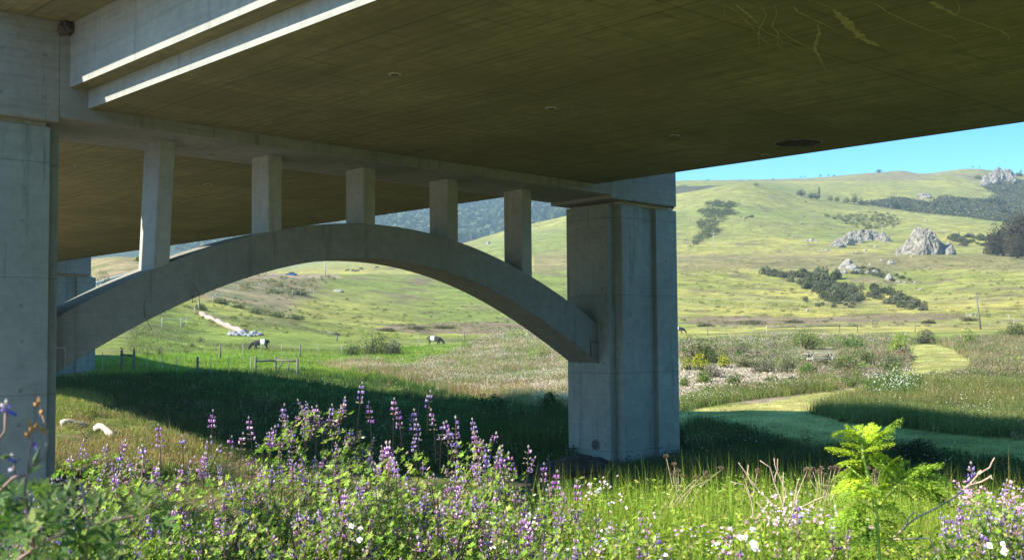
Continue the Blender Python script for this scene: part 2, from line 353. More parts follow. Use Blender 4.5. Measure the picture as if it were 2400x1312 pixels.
def zones(px, py, d, X, Y):
    """albedo of the ground cover"""
    n1 = fbm(X/35, Y/35, 31); n2 = fbm(X/9, Y/9, 41); n3 = fbm(X/130, Y/130, 51); n4 = fbm(X/2.5, Y/2.5, 61)
    def mix(a, b, t): return a + (np.asarray(b)-a)*np.clip(t, 0, 1)[..., None]
    c = np.zeros(X.shape+(3,)) + np.array((.25, .23, .065))
    c = mix(c, (.35, .30, .075), (n1-.42)*5)
    c = mix(c, (.17, .195, .045), (n3-.5)*5)
    c = mix(c, (.17, .135, .07), (n2-.57)*5*np.clip((d-100)/200, 0, 1))
    far = np.clip((d-450)/250, 0, 1)
    c = mix(c, (.19, .20, .07), far*.5)
    c = mix(c, (.19, .155, .075), np.clip((py-590)/12, 0, 1)*np.clip((632-py+fbm(px/60, py/20, 3)*18)/12, 0, 1)*(px > 1250)*(d > 380)*(d < 600)*.8)
    c = mix(c, (.19, .16, .09), np.clip((n1-.35)*6, 0, 1)*(d > 1050)*(d < 1500)*(py < 425)*.8)
    flat = (d < 230)
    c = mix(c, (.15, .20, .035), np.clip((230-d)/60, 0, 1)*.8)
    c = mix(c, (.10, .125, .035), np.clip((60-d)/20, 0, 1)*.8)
    c = mix(c, (.13, .12, .05), np.clip((n2-.5)*6, 0, 1)*flat*.7)
    # brown seeding grass bands at the foot of the hills
    e = fbm(px/70, py/12, 77)*10
    bb = inpoly(px, py+e-5, BROWNBAND) | inpoly(px, py+e-5, [(870, 775), (920, 758), (1010, 757), (1130, 752), (1250, 762), (1280, 775), (1100, 783), (960, 782)])
    c = mix(c, (.185, .13, .085), bb*.85*(d > 120))
    # left embankment: dry grass and bare earth
    lb = np.clip((800-px-(py-640)*1.0)/60, 0, 1)*np.clip((d-205+np.clip(px-560, 0, 400)*.12)/15, 0, 1)*(d < 430)
    c = mix(c, (.24, .185, .10), lb*.95); c = mix(c, (.13, .14, .05), lb*np.clip((n2-.48)*7, 0, 1)*.7)
    c = mix(c, (.30, .22, .15), ((px > 560) & (px < 800) & (py < 652) & (py > 632) & (d > 280) & (d < 420)) * np.clip((n2-.3)*4, 0, 1))
    c = mix(c, (.26, .20, .13), ((px < 420) & (d > 225) & (d < 262))*.9)
    # scrub and forest
    sc_ = inpoly(px, py+(n2-.5)*10, SC_SLOPE) & (d > 700)
    c = mix(c, (.145, .14, .085), sc_*.9)
    c = mix(c, (.06, .062, .045), (d > 860)*(d < 1120)*inpoly(px, py+(n2-.5)*6, [(1560, 438), (1700, 434), (1760, 431), (1690, 441), (1620, 449), (1560, 460)])*.9)
    mt = (d > 1370) & (px < 1420)
    c = mix(c, (.045, .065, .04), mt*1.0)
    c = mix(c, (.16, .17, .08), mt*np.clip((fbm(X/90, Y/90, 88)-.56)*9, 0, 1))
    c = mix(c, (.05, .075, .05), mt*np.clip((fbm(X/45, Y/45, 98)-.5)*7, 0, 1)*.9)
    # near ground
    pa = inpoly(px, py, PATH) & (d > 28) & (d < 140)
    c = mix(c, (.40, .36, .12), pa*1.)
    c = mix(c, (.16, .19, .04), pa*np.clip((n4-.45)*5, 0, 1)*.6)
    tn = (px > 1560) & (px < 2130) & (d > 55) & (d < 150) & ~inpoly(px, py, PATH); c = mix(c, (.30, .22, .16), tn*np.clip((n4-.25)*5, 0, 1)*.85)
    gr = inpoly(px, py, GRAVEL) & (d > 40) & (d < 140)
    c = mix(c, (.34, .27, .21), gr*1.)
    earth = (px > 90) & (px < 640) & (d > 26) & (d < 62)
    c = mix(c, (.23, .165, .10), earth*np.clip((fbm(X/3, Y/3, 12)-.38)*6, 0, 1)*.9)
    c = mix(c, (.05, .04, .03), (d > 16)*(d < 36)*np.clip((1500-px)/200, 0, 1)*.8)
    c = mix(c, (.42, .35, .26), (px < 96)*(d > 12)*(d < 75)*1.)  # unseen pale sand, added to bounce more light onto the far soffit
    pf = inpoly(px, py, PINK) & (d < 260)
    c = mix(c, (.22, .17, .11), pf*np.clip((n4-.3)*4, 0, 1)*.7)
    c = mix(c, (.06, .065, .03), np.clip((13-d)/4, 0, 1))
    return c
pX, pY, pD = project(np.stack([XX, YY, Zg], -1))
pX = np.where(pD > 0, pX, 4000*np.sign(XX)); pY = np.where(pD > 0, pY, 900)
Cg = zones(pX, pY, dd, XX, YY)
na, nd = Zg.shape
idx = np.arange(na*nd).reshape(na, nd)
q = np.stack([idx[:-1, :-1], idx[:-1, 1:], idx[1:, 1:], idx[1:, :-1]], -1).reshape(-1, 4)[:, ::-1]
c0 = len(idx.ravel())
Vt = np.stack([XX, YY, Zg], -1).reshape(-1, 3)
mt_, n, l, b = new_mat('ground_cover')
a = n.new('ShaderNodeVertexColor'); a.layer_name = 'Col'; b.inputs['Roughness'].default_value = .95; b.inputs['Specular IOR Level'].default_value = .1
geo = n.new('ShaderNodeNewGeometry')
def gn(scale, det=6, vec=(1, 1, 1)):
    mp = n.new('ShaderNodeMapping'); mp.inputs['Scale'].default_value = vec; l.new(geo.outputs['Position'], mp.inputs['Vector'])
    z = n.new('ShaderNodeTexNoise'); z.inputs['Scale'].default_value = scale; z.inputs['Detail'].default_value = det; z.inputs['Roughness'].default_value = .7
    l.new(mp.outputs[0], z.inputs['Vector']); return z.outputs['Fac']
def gm(src, lo, hi, a_, b_):
    r = n.new('ShaderNodeMapRange'); r.inputs[1].default_value = lo; r.inputs[2].default_value = hi; r.inputs[3].default_value = a_; r.inputs[4].default_value = b_
    l.new(src, r.inputs[0]); return r.outputs[0]
def mulf(x, y):
    q_ = n.new('ShaderNodeMath'); q_.operation = 'MULTIPLY'; l.new(x, q_.inputs[0]); l.new(y, q_.inputs[1]); return q_.outputs[0]
f1 = mulf(gm(gn(.12, 8), .35, .65, .66, 1.32), gm(gn(.45, 7), .35, .65, .74, 1.28)); f2 = gm(gn(1.6, 6), .3, .7, .75, 1.25); f3 = gm(gn(9, 4), .3, .7, .75, 1.2)
mul = mulf(mulf(f1, f2), f3)
mxx = n.new('ShaderNodeVectorMath'); mxx.operation = 'SCALE'; l.new(a.outputs['Color'], mxx.inputs[0]); l.new(mul, mxx.inputs['Scale'])
l.new(mxx.outputs[0], b.inputs['Base Color'])
bp = n.new('ShaderNodeBump'); bp.inputs['Strength'].default_value = .7; bp.inputs['Distance'].default_value = .35
l.new(gn(.9, 8), bp.inputs['Height']); l.new(bp.outputs['Normal'], b.inputs['Normal'])
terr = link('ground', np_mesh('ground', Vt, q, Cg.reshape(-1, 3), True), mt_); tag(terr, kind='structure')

# sunlit creek pool left of the piers, out of the frame: its glints play on the soffit
m_w, n, l, b = new_mat('water'); b.inputs['Base Color'].default_value = (.02, .03, .025, 1); b.inputs['Roughness'].default_value = .09; b.inputs['IOR'].default_value = 1.33
b.inputs['Specular IOR Level'].default_value = 1.0
geo = n.new('ShaderNodeNewGeometry'); nz = n.new('ShaderNodeTexNoise'); nz.inputs['Scale'].default_value = .55; nz.inputs['Detail'].default_value = 2; l.new(geo.outputs['Position'], nz.inputs['Vector'])
bp = n.new('ShaderNodeBump'); bp.inputs['Strength'].default_value = 1; bp.inputs['Distance'].default_value = .16; l.new(nz.outputs['Fac'], bp.inputs['Height']); l.new(bp.outputs['Normal'], b.inputs['Normal'])
cq = [(-3, 29), (11.3, 29), (11.3, 54), (-3, 54)]
me = bpy.data.meshes.new('water'); me.from_pydata([(v*math.sin(PSI)-u*math.cos(PSI), v*math.cos(PSI)+u*math.sin(PSI), -4.75) for v, u in cq], [], [(0, 1, 2, 3)]); me.materials.append(m_w)
wo = bpy.data.objects.new('water', me); col.objects.link(wo); tag(wo, kind='structure')

# ------------------------------------------------------------------ the bridge, in its own axes: x across, y along, z up
GR = -.0191
BR = empty('concrete_bridge', (0, 0, 0), math.atan2(math.cos(PSI), math.sin(PSI)),
           'long grey concrete road bridge on notched piers with open arch bents, seen from below', 'bridge')
cf = lambda x: GR*(x-10)
def bloc(v, u, z): return Vector((v*math.sin(PSI)-u*math.cos(PSI), v*math.cos(PSI)+u*math.sin(PSI), z))
U0, U1 = -70.0, 122.0
bm = bmesh.new()      # box girder: soffit with a round opening, stepped side webs
hx, hy, hr = 24.42, 16.42, .56
def P3(x, y, z): return bm.verts.new((x, y, z+cf(x)))
zs_ = 5.07
sq = .8
xs_ = [10.04, hx-sq, hx+sq, 25.87]; ys_ = [U0, hy-sq, hy+sq, U1]
gv = {(i, j): P3(xs_[i], ys_[j], zs_) for i in range(4) for j in range(4)}
for i in range(3):
    for j in range(3):
        if (i, j) != (1, 1): bm.faces.new((gv[i, j], gv[i, j+1], gv[i+1, j+1], gv[i+1, j]))
N_ = 32
circ = [P3(hx+hr*math.cos(2*math.pi*k/N_), hy+hr*math.sin(2*math.pi*k/N_), zs_) for k in range(N_)]
sqv = []
for k in range(N_):
    a_ = 2*math.pi*k/N_; c_, s_ = math.cos(a_), math.sin(a_); m_ = sq/max(abs(c_), abs(s_))
    sqv.append(P3(hx+c_*m_, hy+s_*m_, zs_))
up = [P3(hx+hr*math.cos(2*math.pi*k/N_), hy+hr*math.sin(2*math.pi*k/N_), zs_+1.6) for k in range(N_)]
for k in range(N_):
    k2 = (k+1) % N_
    bm.faces.new((circ[k], sqv[k], sqv[k2], circ[k2])); bm.faces.new((circ[k], circ[k2], up[k2], up[k])).material_index = 2  # opening walls and lid coloured dark to stand for the shade inside
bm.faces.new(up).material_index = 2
def strip(x0, z0, x1, z1, mi):
    # long strip cut along the deck
    ys2 = np.linspace(U0, U1, 25)
    for y0, y1 in zip(ys2[:-1], ys2[1:]):
        f = bm.faces.new([P3(x0, y0, z0), P3(x0, y1, z0), P3(x1, y1, z1), P3(x1, y0, z1)]); f.material_index = mi
strip(10.04, 5.07, 10.04, 5.47, 1); strip(10.04, 5.47, 9.635, 5.47, 0); strip(9.635, 5.47, 9.635, 6.86, 1)
strip(25.87, 5.07, 25.87, 5.47, 1); strip(25.87, 5.47, 26.28, 5.47, 0); strip(26.28, 5.47, 26.28, 6.86, 1)
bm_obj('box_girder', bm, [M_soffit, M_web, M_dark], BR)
bm = bmesh.new()      # deck slab with overhangs
for y0, y1 in ((U0, U1),):
    prism(bm, [(7.86, y0), (28.15, y0), (28.15, y1), (7.86, y1)], lambda x, y: 6.85+cf(x), lambda x, y: 7.12+cf(x))
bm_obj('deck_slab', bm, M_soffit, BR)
for x0 in (7.83, 27.78):
    bm = bmesh.new(); prism(bm, [(x0, U0), (x0+.40, U0), (x0+.40, U1), (x0, U1)], lambda x, y: 7.125+cf(x), lambda x, y: 7.95+cf(x))
    bm_obj('parapet', bm, M_web, BR)
bm = bmesh.new()
def ringdisc(bm, c, r0, r1, z, mi=0, n=20):
    A = [bm.verts.new((c[0]+r0*math.cos(2*math.pi*k/n), c[1]+r0*math.sin(2*math.pi*k/n), z)) for k in range(n)]
    B = [bm.verts.new((c[0]+r1*math.cos(2*math.pi*k/n), c[1]+r1*math.sin(2*math.pi*k/n), z)) for k in range(n)]
    for k in range(n): bm.faces.new((A[k], B[k], B[(k+1) % n], A[(k+1) % n])).material_index = mi
# pale ragged rim round the opening
NR = 64; w_ = [max(.008, .02+.03*math.sin(k*.7)*math.sin(k*.23)+random.uniform(-.008, .012)) for k in range(NR)]
A_ = [bm.verts.new((hx+(hr+.003)*math.cos(6.28319*k/NR), hy+(hr+.003)*math.sin(6.28319*k/NR), 5.055+cf(hx))) for k in range(NR)]
B_ = [bm.verts.new((hx+(hr+w_[k])*math.cos(6.28319*k/NR), hy+(hr+w_[k])*math.sin(6.28319*k/NR), 5.061+cf(hx))) for k in range(NR)]
for k in range(NR): bm.faces.new((A_[k], B_[k], B_[(k+1) % NR], A_[(k+1) % NR]))
bm_obj('opening_rim', bm, M_pad, BR)
for (x, y) in ((12.98, 17.56), (17.2, 17.7), (21.5, 17.9), (25.3, 18.0), (12.95, 32.5), (17.3, 33.2), (21.7, 33.9), (25.5, 34.8)):
    bm = bmesh.new(); r_ = .12
    tube(bm, [(x, y, 5.07+cf(x)+.02), (x, y, 5.07+cf(x)-.015)], r_, 16)
    tube(bm, [(x, y, 5.07+cf(x)-.012), (x, y, 5.07+cf(x)-.019)], r_*.72, 16, 1)
    bm_obj('drain_hole', bm, [M_pad, M_dark], BR)

M_lime = plain('lime_streak', (.42, .38, .19), .9, (.28, .25, .11), 6)
def soffit_pt(px, py, off=.003):
    r = ray(px, py); v, u, z = r[0]*math.sin(PSI)+r[1]*math.cos(PSI), -r[0]*math.cos(PSI)+r[1]*math.sin(PSI), r[2]
    k = (5.07-off-GR*10)/(z-GR*v); return v*k, u*k, z*k
for w_, pts in ((.012, [(520, 20), (590, 70), (650, 120), (700, 170), (740, 220), (830, 300)]), (.010, [(520, 20), (530, 100), (600, 140), (720, 160), (860, 240), (1000, 310), (1080, 345)]),
        (.012, [(755, 30), (790, 100), (745, 180), (740, 240), (750, 310)]), (.012, [(840, 20), (855, 90), (825, 165), (865, 210), (860, 280), (900, 320)]), (.04, [(1110, 155), (1120, 200), (1100, 260), (1090, 310), (1130, 380), (1160, 435)]),
        (.11, [(1210, 60), (1270, 120), (1330, 190), (1400, 250), (1490, 290)]), (.022, [(870, 190), (940, 240), (1090, 320)]), (.02, [(1000, -20), (1050, 0), (1200, 50)]), (.022, [(1390, 10), (1480, 30), (1560, 85), (1660, 130), (1800, 190), (1960, 240), (2030, 300)]),
        (.07, [(1820, 10), (1900, 60), (1980, 100)]), (.03, [(1980, 100), (2100, 140), (2250, 190), (2310, 230), (2300, 260)]), (.012, [(1980, 10), (2000, 50), (1985, 90)]), (.012, [(630, 300), (700, 330)]), (.01, [(1480, 565), (1600, 515)]), (.03, [(600, 30), (660, 80), (740, 150)]), (.02, [(960, 40), (990, 80), (1100, 130), (1230, 190)])):
    bm = bmesh.new(); q_ = []
    for (xa, ya_), (xb, yb_) in zip(pts[:-1], pts[1:]):
        for t_ in np.linspace(0, 1, 7)[:-1]: q_.append(soffit_pt(1500+(xa+(xb-xa)*t_)/2.667, (ya_+(yb_-ya_)*t_)/2.667))
    q_.append(soffit_pt(1500+pts[-1][0]/2.667, pts[-1][1]/2.667)); q_ = [Vector(p) for p in q_]
    L_, R_ = [], []
    for i, p in enumerate(q_):
        t_ = (q_[min(i+1, len(q_)-1)]-q_[max(0, i-1)]).normalized(); nrm = Vector((-t_.y, t_.x, 0)); e = .35+.65*math.sin(math.pi*(i+.5)/len(q_))
        a1, a2 = w_*e*random.uniform(.2, 1.1), w_*e*random.uniform(.2, 1.1)
        L_.append(bm.verts.new(p+nrm*a1)); R_.append(bm.verts.new(p-nrm*a2))
    for i in range(len(q_)-1): bm.faces.new((L_[i], L_[i+1], R_[i+1], R_[i]))
    bm_obj('lime_streak', bm, M_lime, BR)

def tie(bm, x, y, z, axis, r=.045, mi=1):
    n = 12; pts = []
    for k in range(n):
        a_ = 2*math.pi*k/n; c_, s_ = math.cos(a_)*r, math.sin(a_)*r
        pts.append((x, y+c_, z+s_) if axis == 'x' else (x+c_, y, z+s_))
    f = bm.faces.new([bm.verts.new(p) for p in pts]); f.material_index = mi
def archtop(x): s = x-18.27; return .00003*s**4-.0376*s*s+3.146
def archbot(x): s = x-18.27; return .00006*s**4-.0438*s*s+2.218
def bent(du, detail):
    un = 24.88+du
    # cap beam
    bm = bmesh.new()
    prism(bm, [(9.42, 24.68+du), (26.55, 24.68+du), (26.55, 27.40+du), (9.42, 27.40+du)], lambda x, y: 4.80+cf(x), lambda x, y: 6.86+cf(x))
    for a_, b_ in ((6.30, 9.422), (26.548, 29.68)):
        prism(bm, [(a_, 24.677+du), (b_, 24.677+du), (b_, 27.403+du), (a_, 27.403+du)], lambda x, y: 4.70+cf(x), lambda x, y: 6.862+cf(x))
    if detail:
        for zz in (5.2, 6.1):
            for xx in (7.1, 8.2, 9.1): tie(bm, xx, 24.673+du, zz, 'y', .05, 1)
    c = bm_obj('cap_beam', bm, [M_cap, M_tie], BR)
    bv = c.modifiers.new('bevel', 'BEVEL'); bv.width = .02; bv.segments = 1; bv.limit_method = 'ANGLE'
    # piers
    for side in (0, 1):
        x0, x1 = (6.33, 9.61) if side == 0 else (26.93, 30.21)
        n_, nu = .30, .31; r0, r1 = (7.46, 8.12) if side == 0 else (28.18, 28.87)
        y0, y1 = un, 27.36+du; rc = .16
        poly = [(x0+n_, y0), (r0, y0), (r0, y0+rc), (r1, y0+rc), (r1, y0), (x1-n_, y0), (x1-n_, y0+nu), (x1, y0+nu),
                (x1, y1-nu), (x1-n_, y1-nu), (x1-n_, y1), (x0+n_, y1), (x0+n_, y1-nu), (x0, y1-nu), (x0, y0+nu), (x0+n_, y0+nu)]
        bm = bmesh.new(); prism(bm, poly, -7.0, lambda x, y: 4.60+cf(x))
        bmesh.ops.recalc_face_normals(bm, faces=bm.faces); pier_bm = bm
        # bearing pad between pier and cap
        bm = bmesh.new(); prism(bm, [(x0+.38, y0+.10), (x1-.36, y0+.10), (x1-.36, y1-.2), (x0+.38, y1-.2)], lambda x, y: 4.595+cf(x), lambda x, y: 4.705+cf(x))
        bm_obj('bearing_pad', bm, M_pad, BR)
        bm = pier_bm      # form tie marks stay in the pier's mesh
        zz = [3.85, 3.23, 2.55, 1.9, .77, .08, -.45, -1.0, -1.7, -2.4, -3.0]
        for z in zz:
            for xx in ((8.75, 6.9) if side == 0 else (27.6, 29.35)):
                if random.random() < .12: continue
                tie(bm, xx+random.uniform(-.03, .03), y0-.003, z+random.uniform(-.05, .05), 'y', random.uniform(.025, .055))
            if side == 1 and detail:
                for yy in (25.45, 26.55): tie(bm, x0-.003, yy+random.uniform(-.04, .04), z*1.0-.3, 'x', random.uniform(.03, .05))
        p = bm_obj('pier', bm, [M_pier, M_tie], BR)
        bv = p.modifiers.new('bevel', 'BEVEL'); bv.width = .018; bv.segments = 2; bv.limit_method = 'ANGLE'
    # arch rib
    bm = bmesh.new(); xs = np.linspace(9.60, 26.94, 57); ya, yb = 25.68+du, 26.97+du
    ring = [[bm.verts.new(p) for p in ((x, ya, archbot(x)), (x, ya, archtop(x)), (x, yb, archtop(x)), (x, yb, archbot(x)))] for x in xs]
    for A, B in zip(ring[:-1], ring[1:]):
        for k in range(4): bm.faces.new((A[k], B[k], B[(k+1) % 4], A[(k+1) % 4]))
    bm.faces.new(ring[0][::-1]); bm.faces.new(ring[-1])
    bmesh.ops.recalc_face_normals(bm, faces=bm.faces)
    if detail:       # rusty marks on the arch face
        for pts in ([(11.80, .98), (11.79, .8), (11.82, .62), (11.9, .45), (12.0, .30)], [(13.0, 1.42), (13.1, 1.3), (13.17, 1.12), (13.19, .92)], [(13.0, 1.13), (13.0, .95)]):
            for (xa, za), (xb, zb) in zip(pts[:-1], pts[1:]):
                w = .007
                bm.faces.new([bm.verts.new(p) for p in ((xa-w, ya-.004, za), (xa+w, ya-.004, za), (xb+w, ya-.004, zb), (xb-w, ya-.004, zb))]).material_index = 1
    ar = bm_obj('arch_rib', bm, [M_arch, M_rust], BR)
    bv = ar.modifiers.new('bevel', 'BEVEL'); bv.width = .015; bv.segments = 1; bv.limit_method = 'ANGLE'; bv.angle_limit = math.radians(50)
    # joint blocks at the springings
    for s, e in ((1, 9.60), (-1, 26.94)):
        bm = bmesh.new(); pl = [(e, -.09), (e+s*.36, -.09), (e+s*.33, -.56), (e, -.76)]
        lo = [bm.verts.new((x, ya-.022, z)) for x, z in pl]; hi = [bm.verts.new((x, ya+.1, z)) for x, z in pl]
        bm.faces.new(lo)
        for k in range(4): bm.faces.new((lo[k], lo[(k+1) % 4], hi[(k+1) % 4], hi[k]))
        bmesh.ops.recalc_face_normals(bm, faces=bm.faces)
        bm_obj('springing_block', bm, M_arch, BR)
        bm = bmesh.new()
        bbox(bm, *(sorted((e, e+s*.375))), ya-.03, ya+.02, -.09, -.065); bbox(bm, *(sorted((e+s*.36, e+s*.38))), ya-.031, ya+.02, -.52, -.091)
        bm_obj('joint_filler', bm, M_pad if s > 0 else M_dark, BR)
    # spandrel columns
    for k in range(5):
        x0 = 12.157+2.887*k; x1 = x0+.394; lean = -.13 if (k == 0 and detail) else 0
        bm = bmesh.new(); y0, y1 = ya+.004, ya+.84
        lo = [(x0+lean, y0), (x1+lean, y0), (x1+lean, y1), (x0+lean, y1)]; hi = [(x0, y0), (x1, y0), (x1, y1), (x0, y1)]
        L = [bm.verts.new((x, y, archtop(x)-.06)) for x, y in lo]; Hh = [bm.verts.new((x, y, 4.82+cf(x))) for x, y in hi]
        for i in range(4): bm.faces.new((L[i], L[(i+1) % 4], Hh[(i+1) % 4], Hh[i]))
        bm.faces.new(L[::-1]); bm.faces.new(Hh)
        bmesh.ops.bevel(bm, geom=[e for e in bm.edges if abs(e.verts[0].co.z-e.verts[1].co.z) > .5], offset=.018, segments=1, affect='EDGES')
        if detail:
            h0 = archtop(x0); h1 = 4.8
            for t in (.2, .5, .8):
                for yy in (.2, .52): tie(bm, x0+lean*(1-t)-.004, y0+yy, h0+(h1-h0)*t, 'x', .02)
        bm_obj('spandrel_column', bm, [M_col, M_tie], BR)
    if detail:
        bm = bmesh.new()     # round pipe outlet low on the right pier
        tube(bm, [(26.935, 25.83, -3.32), (26.90, 25.83, -3.32)], .19, 24)
        bm_obj('pipe_outlet', bm, M_arch, BR)
        bm = bmesh.new(); tube(bm, [(26.92, 25.83, -3.32), (26.893, 25.83, -3.32)], .155, 24); bm_obj('outlet_grille', bm, M_dark, BR)
        bm = bmesh.new()   # fallen mud nest where web and cap meet
        bmesh.ops.create_icosphere(bm, subdivisions=3, radius=.16, matrix=Matrix.Translation((9.50, 24.58+du, 6.72)))
        for v in bm.verts: v.co += Vector((0, 0, .05))*mnoise.noise(v.co*9) + (v.co-Vector((9.5, 24.58+du, 6.72)))*.5*mnoise.noise(v.co*14)
        nest = bm_obj('mud_nest', bm, plain('mud', (.12, .09, .07), .95, (.05, .04, .03), 30, .01))
        nest.matrix_world = BR.matrix_basis
        tag(nest, 'small brown mud nest tucked in the corner under the bridge overhang at top left', 'bird nest')
bent(0, True); bent(47.6, False)
# ------------------------------------------------------------------ foliage builders (numpy)
def rot_basis(n, tilt=None):
    """random frames: two orthogonal unit vectors per item"""
    a = R.normal(size=(n, 3)); a /= np.linalg.norm(a, axis=1)[:, None]
    b = R.normal(size=(n, 3)); b -= a*(a*b).sum(1)[:, None]; b /= np.linalg.norm(b, axis=1)[:, None]
    return a, b
def jitter(c, n, v=.25, h=.06):
    c = np.asarray(c, float); c = np.broadcast_to(c, (n, 3))
    return np.clip(c*(1+R.normal(size=(n, 1))*v)*(1+R.normal(size=(n, 3))*h), .004, .95)
def pick(cols, n, w=None):
    cols = np.asarray(cols, float); return cols[R.choice(len(cols), n, p=w)]
class Acc:
    def __init__(s): s.V = []; s.T = []; s.C = []; s.n = 0
    def add(s, V, T, C):
        s.V.append(V); s.T.append(T+s.n); s.C.append(C); s.n += len(V)
    def mesh(s, name): return np_mesh(name, np.concatenate(s.V), np.concatenate(s.T), np.concatenate(s.C))
def leaves(acc, P, size, C, aspect=.5, up=.3):
    """rhomb leaves folded along the midrib, at points P"""
    n = len(P); a, b = rot_basis(n); a[:, 2] = a[:, 2]*(1-up)+up*.5; a /= np.linalg.norm(a, axis=1)[:, None]
    b = np.cross(a, b); b /= np.linalg.norm(b, axis=1)[:, None]
    s = (size*(R.uniform(.6, 1.3, n)))[:, None]
    V = np.stack([P-a*s*.5, P+b*s*aspect*.5, P+a*s*.5, P-b*s*aspect*.5], 1).reshape(-1, 3)
    i = np.arange(n)[:, None]*4
    T = np.concatenate([i+[[0, 1, 2]], i+[[0, 2, 3]]], 0)
    acc.add(V, T, np.repeat(C, 4, 0))
def blades(acc, P, hgt, width, C, nb=8, spread=.25, lean=.35, seg=1):
    """tufts of grass: nb bent blades at every point"""
    n = len(P)*nb; B = np.repeat(P, nb, 0) + np.concatenate([R.normal(size=(n, 2))*spread, np.zeros((n, 1))], 1)
    h = (np.repeat(np.broadcast_to(hgt, (len(P),)), nb)*R.uniform(.55, 1.15, n))[:, None]
    w = (np.repeat(np.broadcast_to(width, (len(P),)), nb)*R.uniform(.6, 1.3, n))[:, None]
    th = R.uniform(0, 2*math.pi, n); side = np.stack([np.cos(th), np.sin(th), 0*th], 1)
    ph = R.uniform(0, 2*math.pi, n); ln = np.stack([np.cos(ph), np.sin(ph), 0*ph], 1)*np.abs(R.normal(size=(n, 1)))*lean
    upv = np.array([[0, 0, 1.]])
    c = np.repeat(C, nb, 0); c = np.clip(c*(1+R.normal(size=(n, 1))*.15), .003, .95)
    m = B+upv*h*.55+ln*h*.3; t = B+upv*h*(1-.25*np.linalg.norm(ln, axis=1)[:, None])+ln*h
    if seg == 1:
        V = np.stack([B-side*w*.5, B+side*w*.5, t], 1).reshape(-1, 3); i = np.arange(n)[:, None]*3
        acc.add(V, i+[[0, 1, 2]], np.repeat(c, 3, 0))
    else:
        V = np.stack([B-side*w*.5, B+side*w*.5, m+side*w*.42, m-side*w*.42, t], 1).reshape(-1, 3); i = np.arange(n)[:, None]*5
        acc.add(V, np.concatenate([i+[[0, 1, 2]], i+[[0, 2, 3]], i+[[3, 2, 4]]], 0), np.repeat(c, 5, 0))
def dots(acc, P, size, C):
    """small open flowers: two crossed quads each"""
    for _ in range(2): leaves(acc, P, size, C, 1.0, .6)
def domepts(n, rx, ry, h, lumps=7, seed=0, shell=.75, low=.1):
    """points through a lumpy dome standing on z=0"""
    rr = np.random.default_rng(seed)
    lc = rr.normal(size=(lumps, 3)); lc /= np.linalg.norm(lc, axis=1)[:, None]; lc[:, 2] = np.abs(lc[:, 2])
    lc *= rr.uniform(.3, .62, (lumps, 1)); lr = rr.uniform(.34, .52, lumps)
    k = rr.integers(0, lumps, n); d = rr.normal(size=(n, 3)); d /= np.linalg.norm(d, axis=1)[:, None]
    q = lc[k]+d*(lr[k]*(rr.uniform(shell**3, 1.08, n)**(1/3)))[:, None]
    q[:, 2] = np.abs(q[:, 2]); q[:, 2] /= max(1e-6, np.quantile(q[:, 2], .995)); q[:, 2] = np.minimum(q[:, 2], 1.04)
    q *= [rx, ry, h]; q[:, 2] += low*h*.2
    return q
def shrub_mesh(name, n, leaf, cols, rx=1, ry=1, h=1, seed=0, w=None, top=None, ntop=0, twig=True):
    acc = Acc(); P = domepts(n, rx, ry, h, seed=seed)
    # clumps share a colour
    ck = (np.floor(P[:, 0]*3/rx)+7*np.floor(P[:, 1]*3/ry)+31*np.floor(P[:, 2]*3/h)).astype(int)
    tone = (.7+.6*_h(ck, ck*3+1, seed))[:, None]
    leaves(acc, P, leaf, jitter(pick(cols, n, w), n, .2)*tone, .55)
    if ntop:
        Q = domepts(ntop, rx*1.03, ry*1.03, h*1.05, seed=seed, shell=.98); dots(acc, Q[Q[:, 2] > h*.3], leaf*.55, jitter(pick(top, len(Q[Q[:, 2] > h*.3])), len(Q[Q[:, 2] > h*.3]), .1))
    if twig and h > .45:
        m = 14; B = np.zeros((m, 3)); blades(acc, B, h*.9, rx*.07, jitter((.10, .08, .06), m), 2, rx*.15, 1.0)
    return acc.mesh(name)
def scatter(poly, n, dmin=14, dmax=1e9, avoid=(), only=None):
    xs = [p[0] for p in poly]; ys = [p[1] for p in poly]
    px = R.uniform(min(xs), max(xs), n*3); py = R.uniform(min(ys), max(ys), n*3)
    k = inpoly(px, py, poly)
    for a in avoid: k &= ~inpoly(px, py, a)
    px, py = px[k][:n], py[k][:n]
    P, ok = hit(px, py, dmin); d = np.hypot(P[:, 0], P[:, 1]); ok &= d < dmax
    # keep off the bridge piers
    return P[ok], px[ok], py[ok], d[ok]
def put(name, mesh, P, s=1, rz=None, label=None, cat=None, group=None, mats=None, sink=.05, sz=None, kind=None):
    o = bpy.data.objects.new(name, mesh); col.objects.link(o)
    if len(mesh.materials) == 0: mesh.materials.append(mats or M_leaf)
    o.location = (P[0], P[1], P[2]-sink*s); o.scale = (s, s, s*(sz or 1)); o.rotation_euler = (0, 0, R.uniform(0, 6.28) if rz is None else rz)
    return tag(o, label, cat, group, kind)
pxm = lambda d: d/F        # metres per photo pixel at distance d

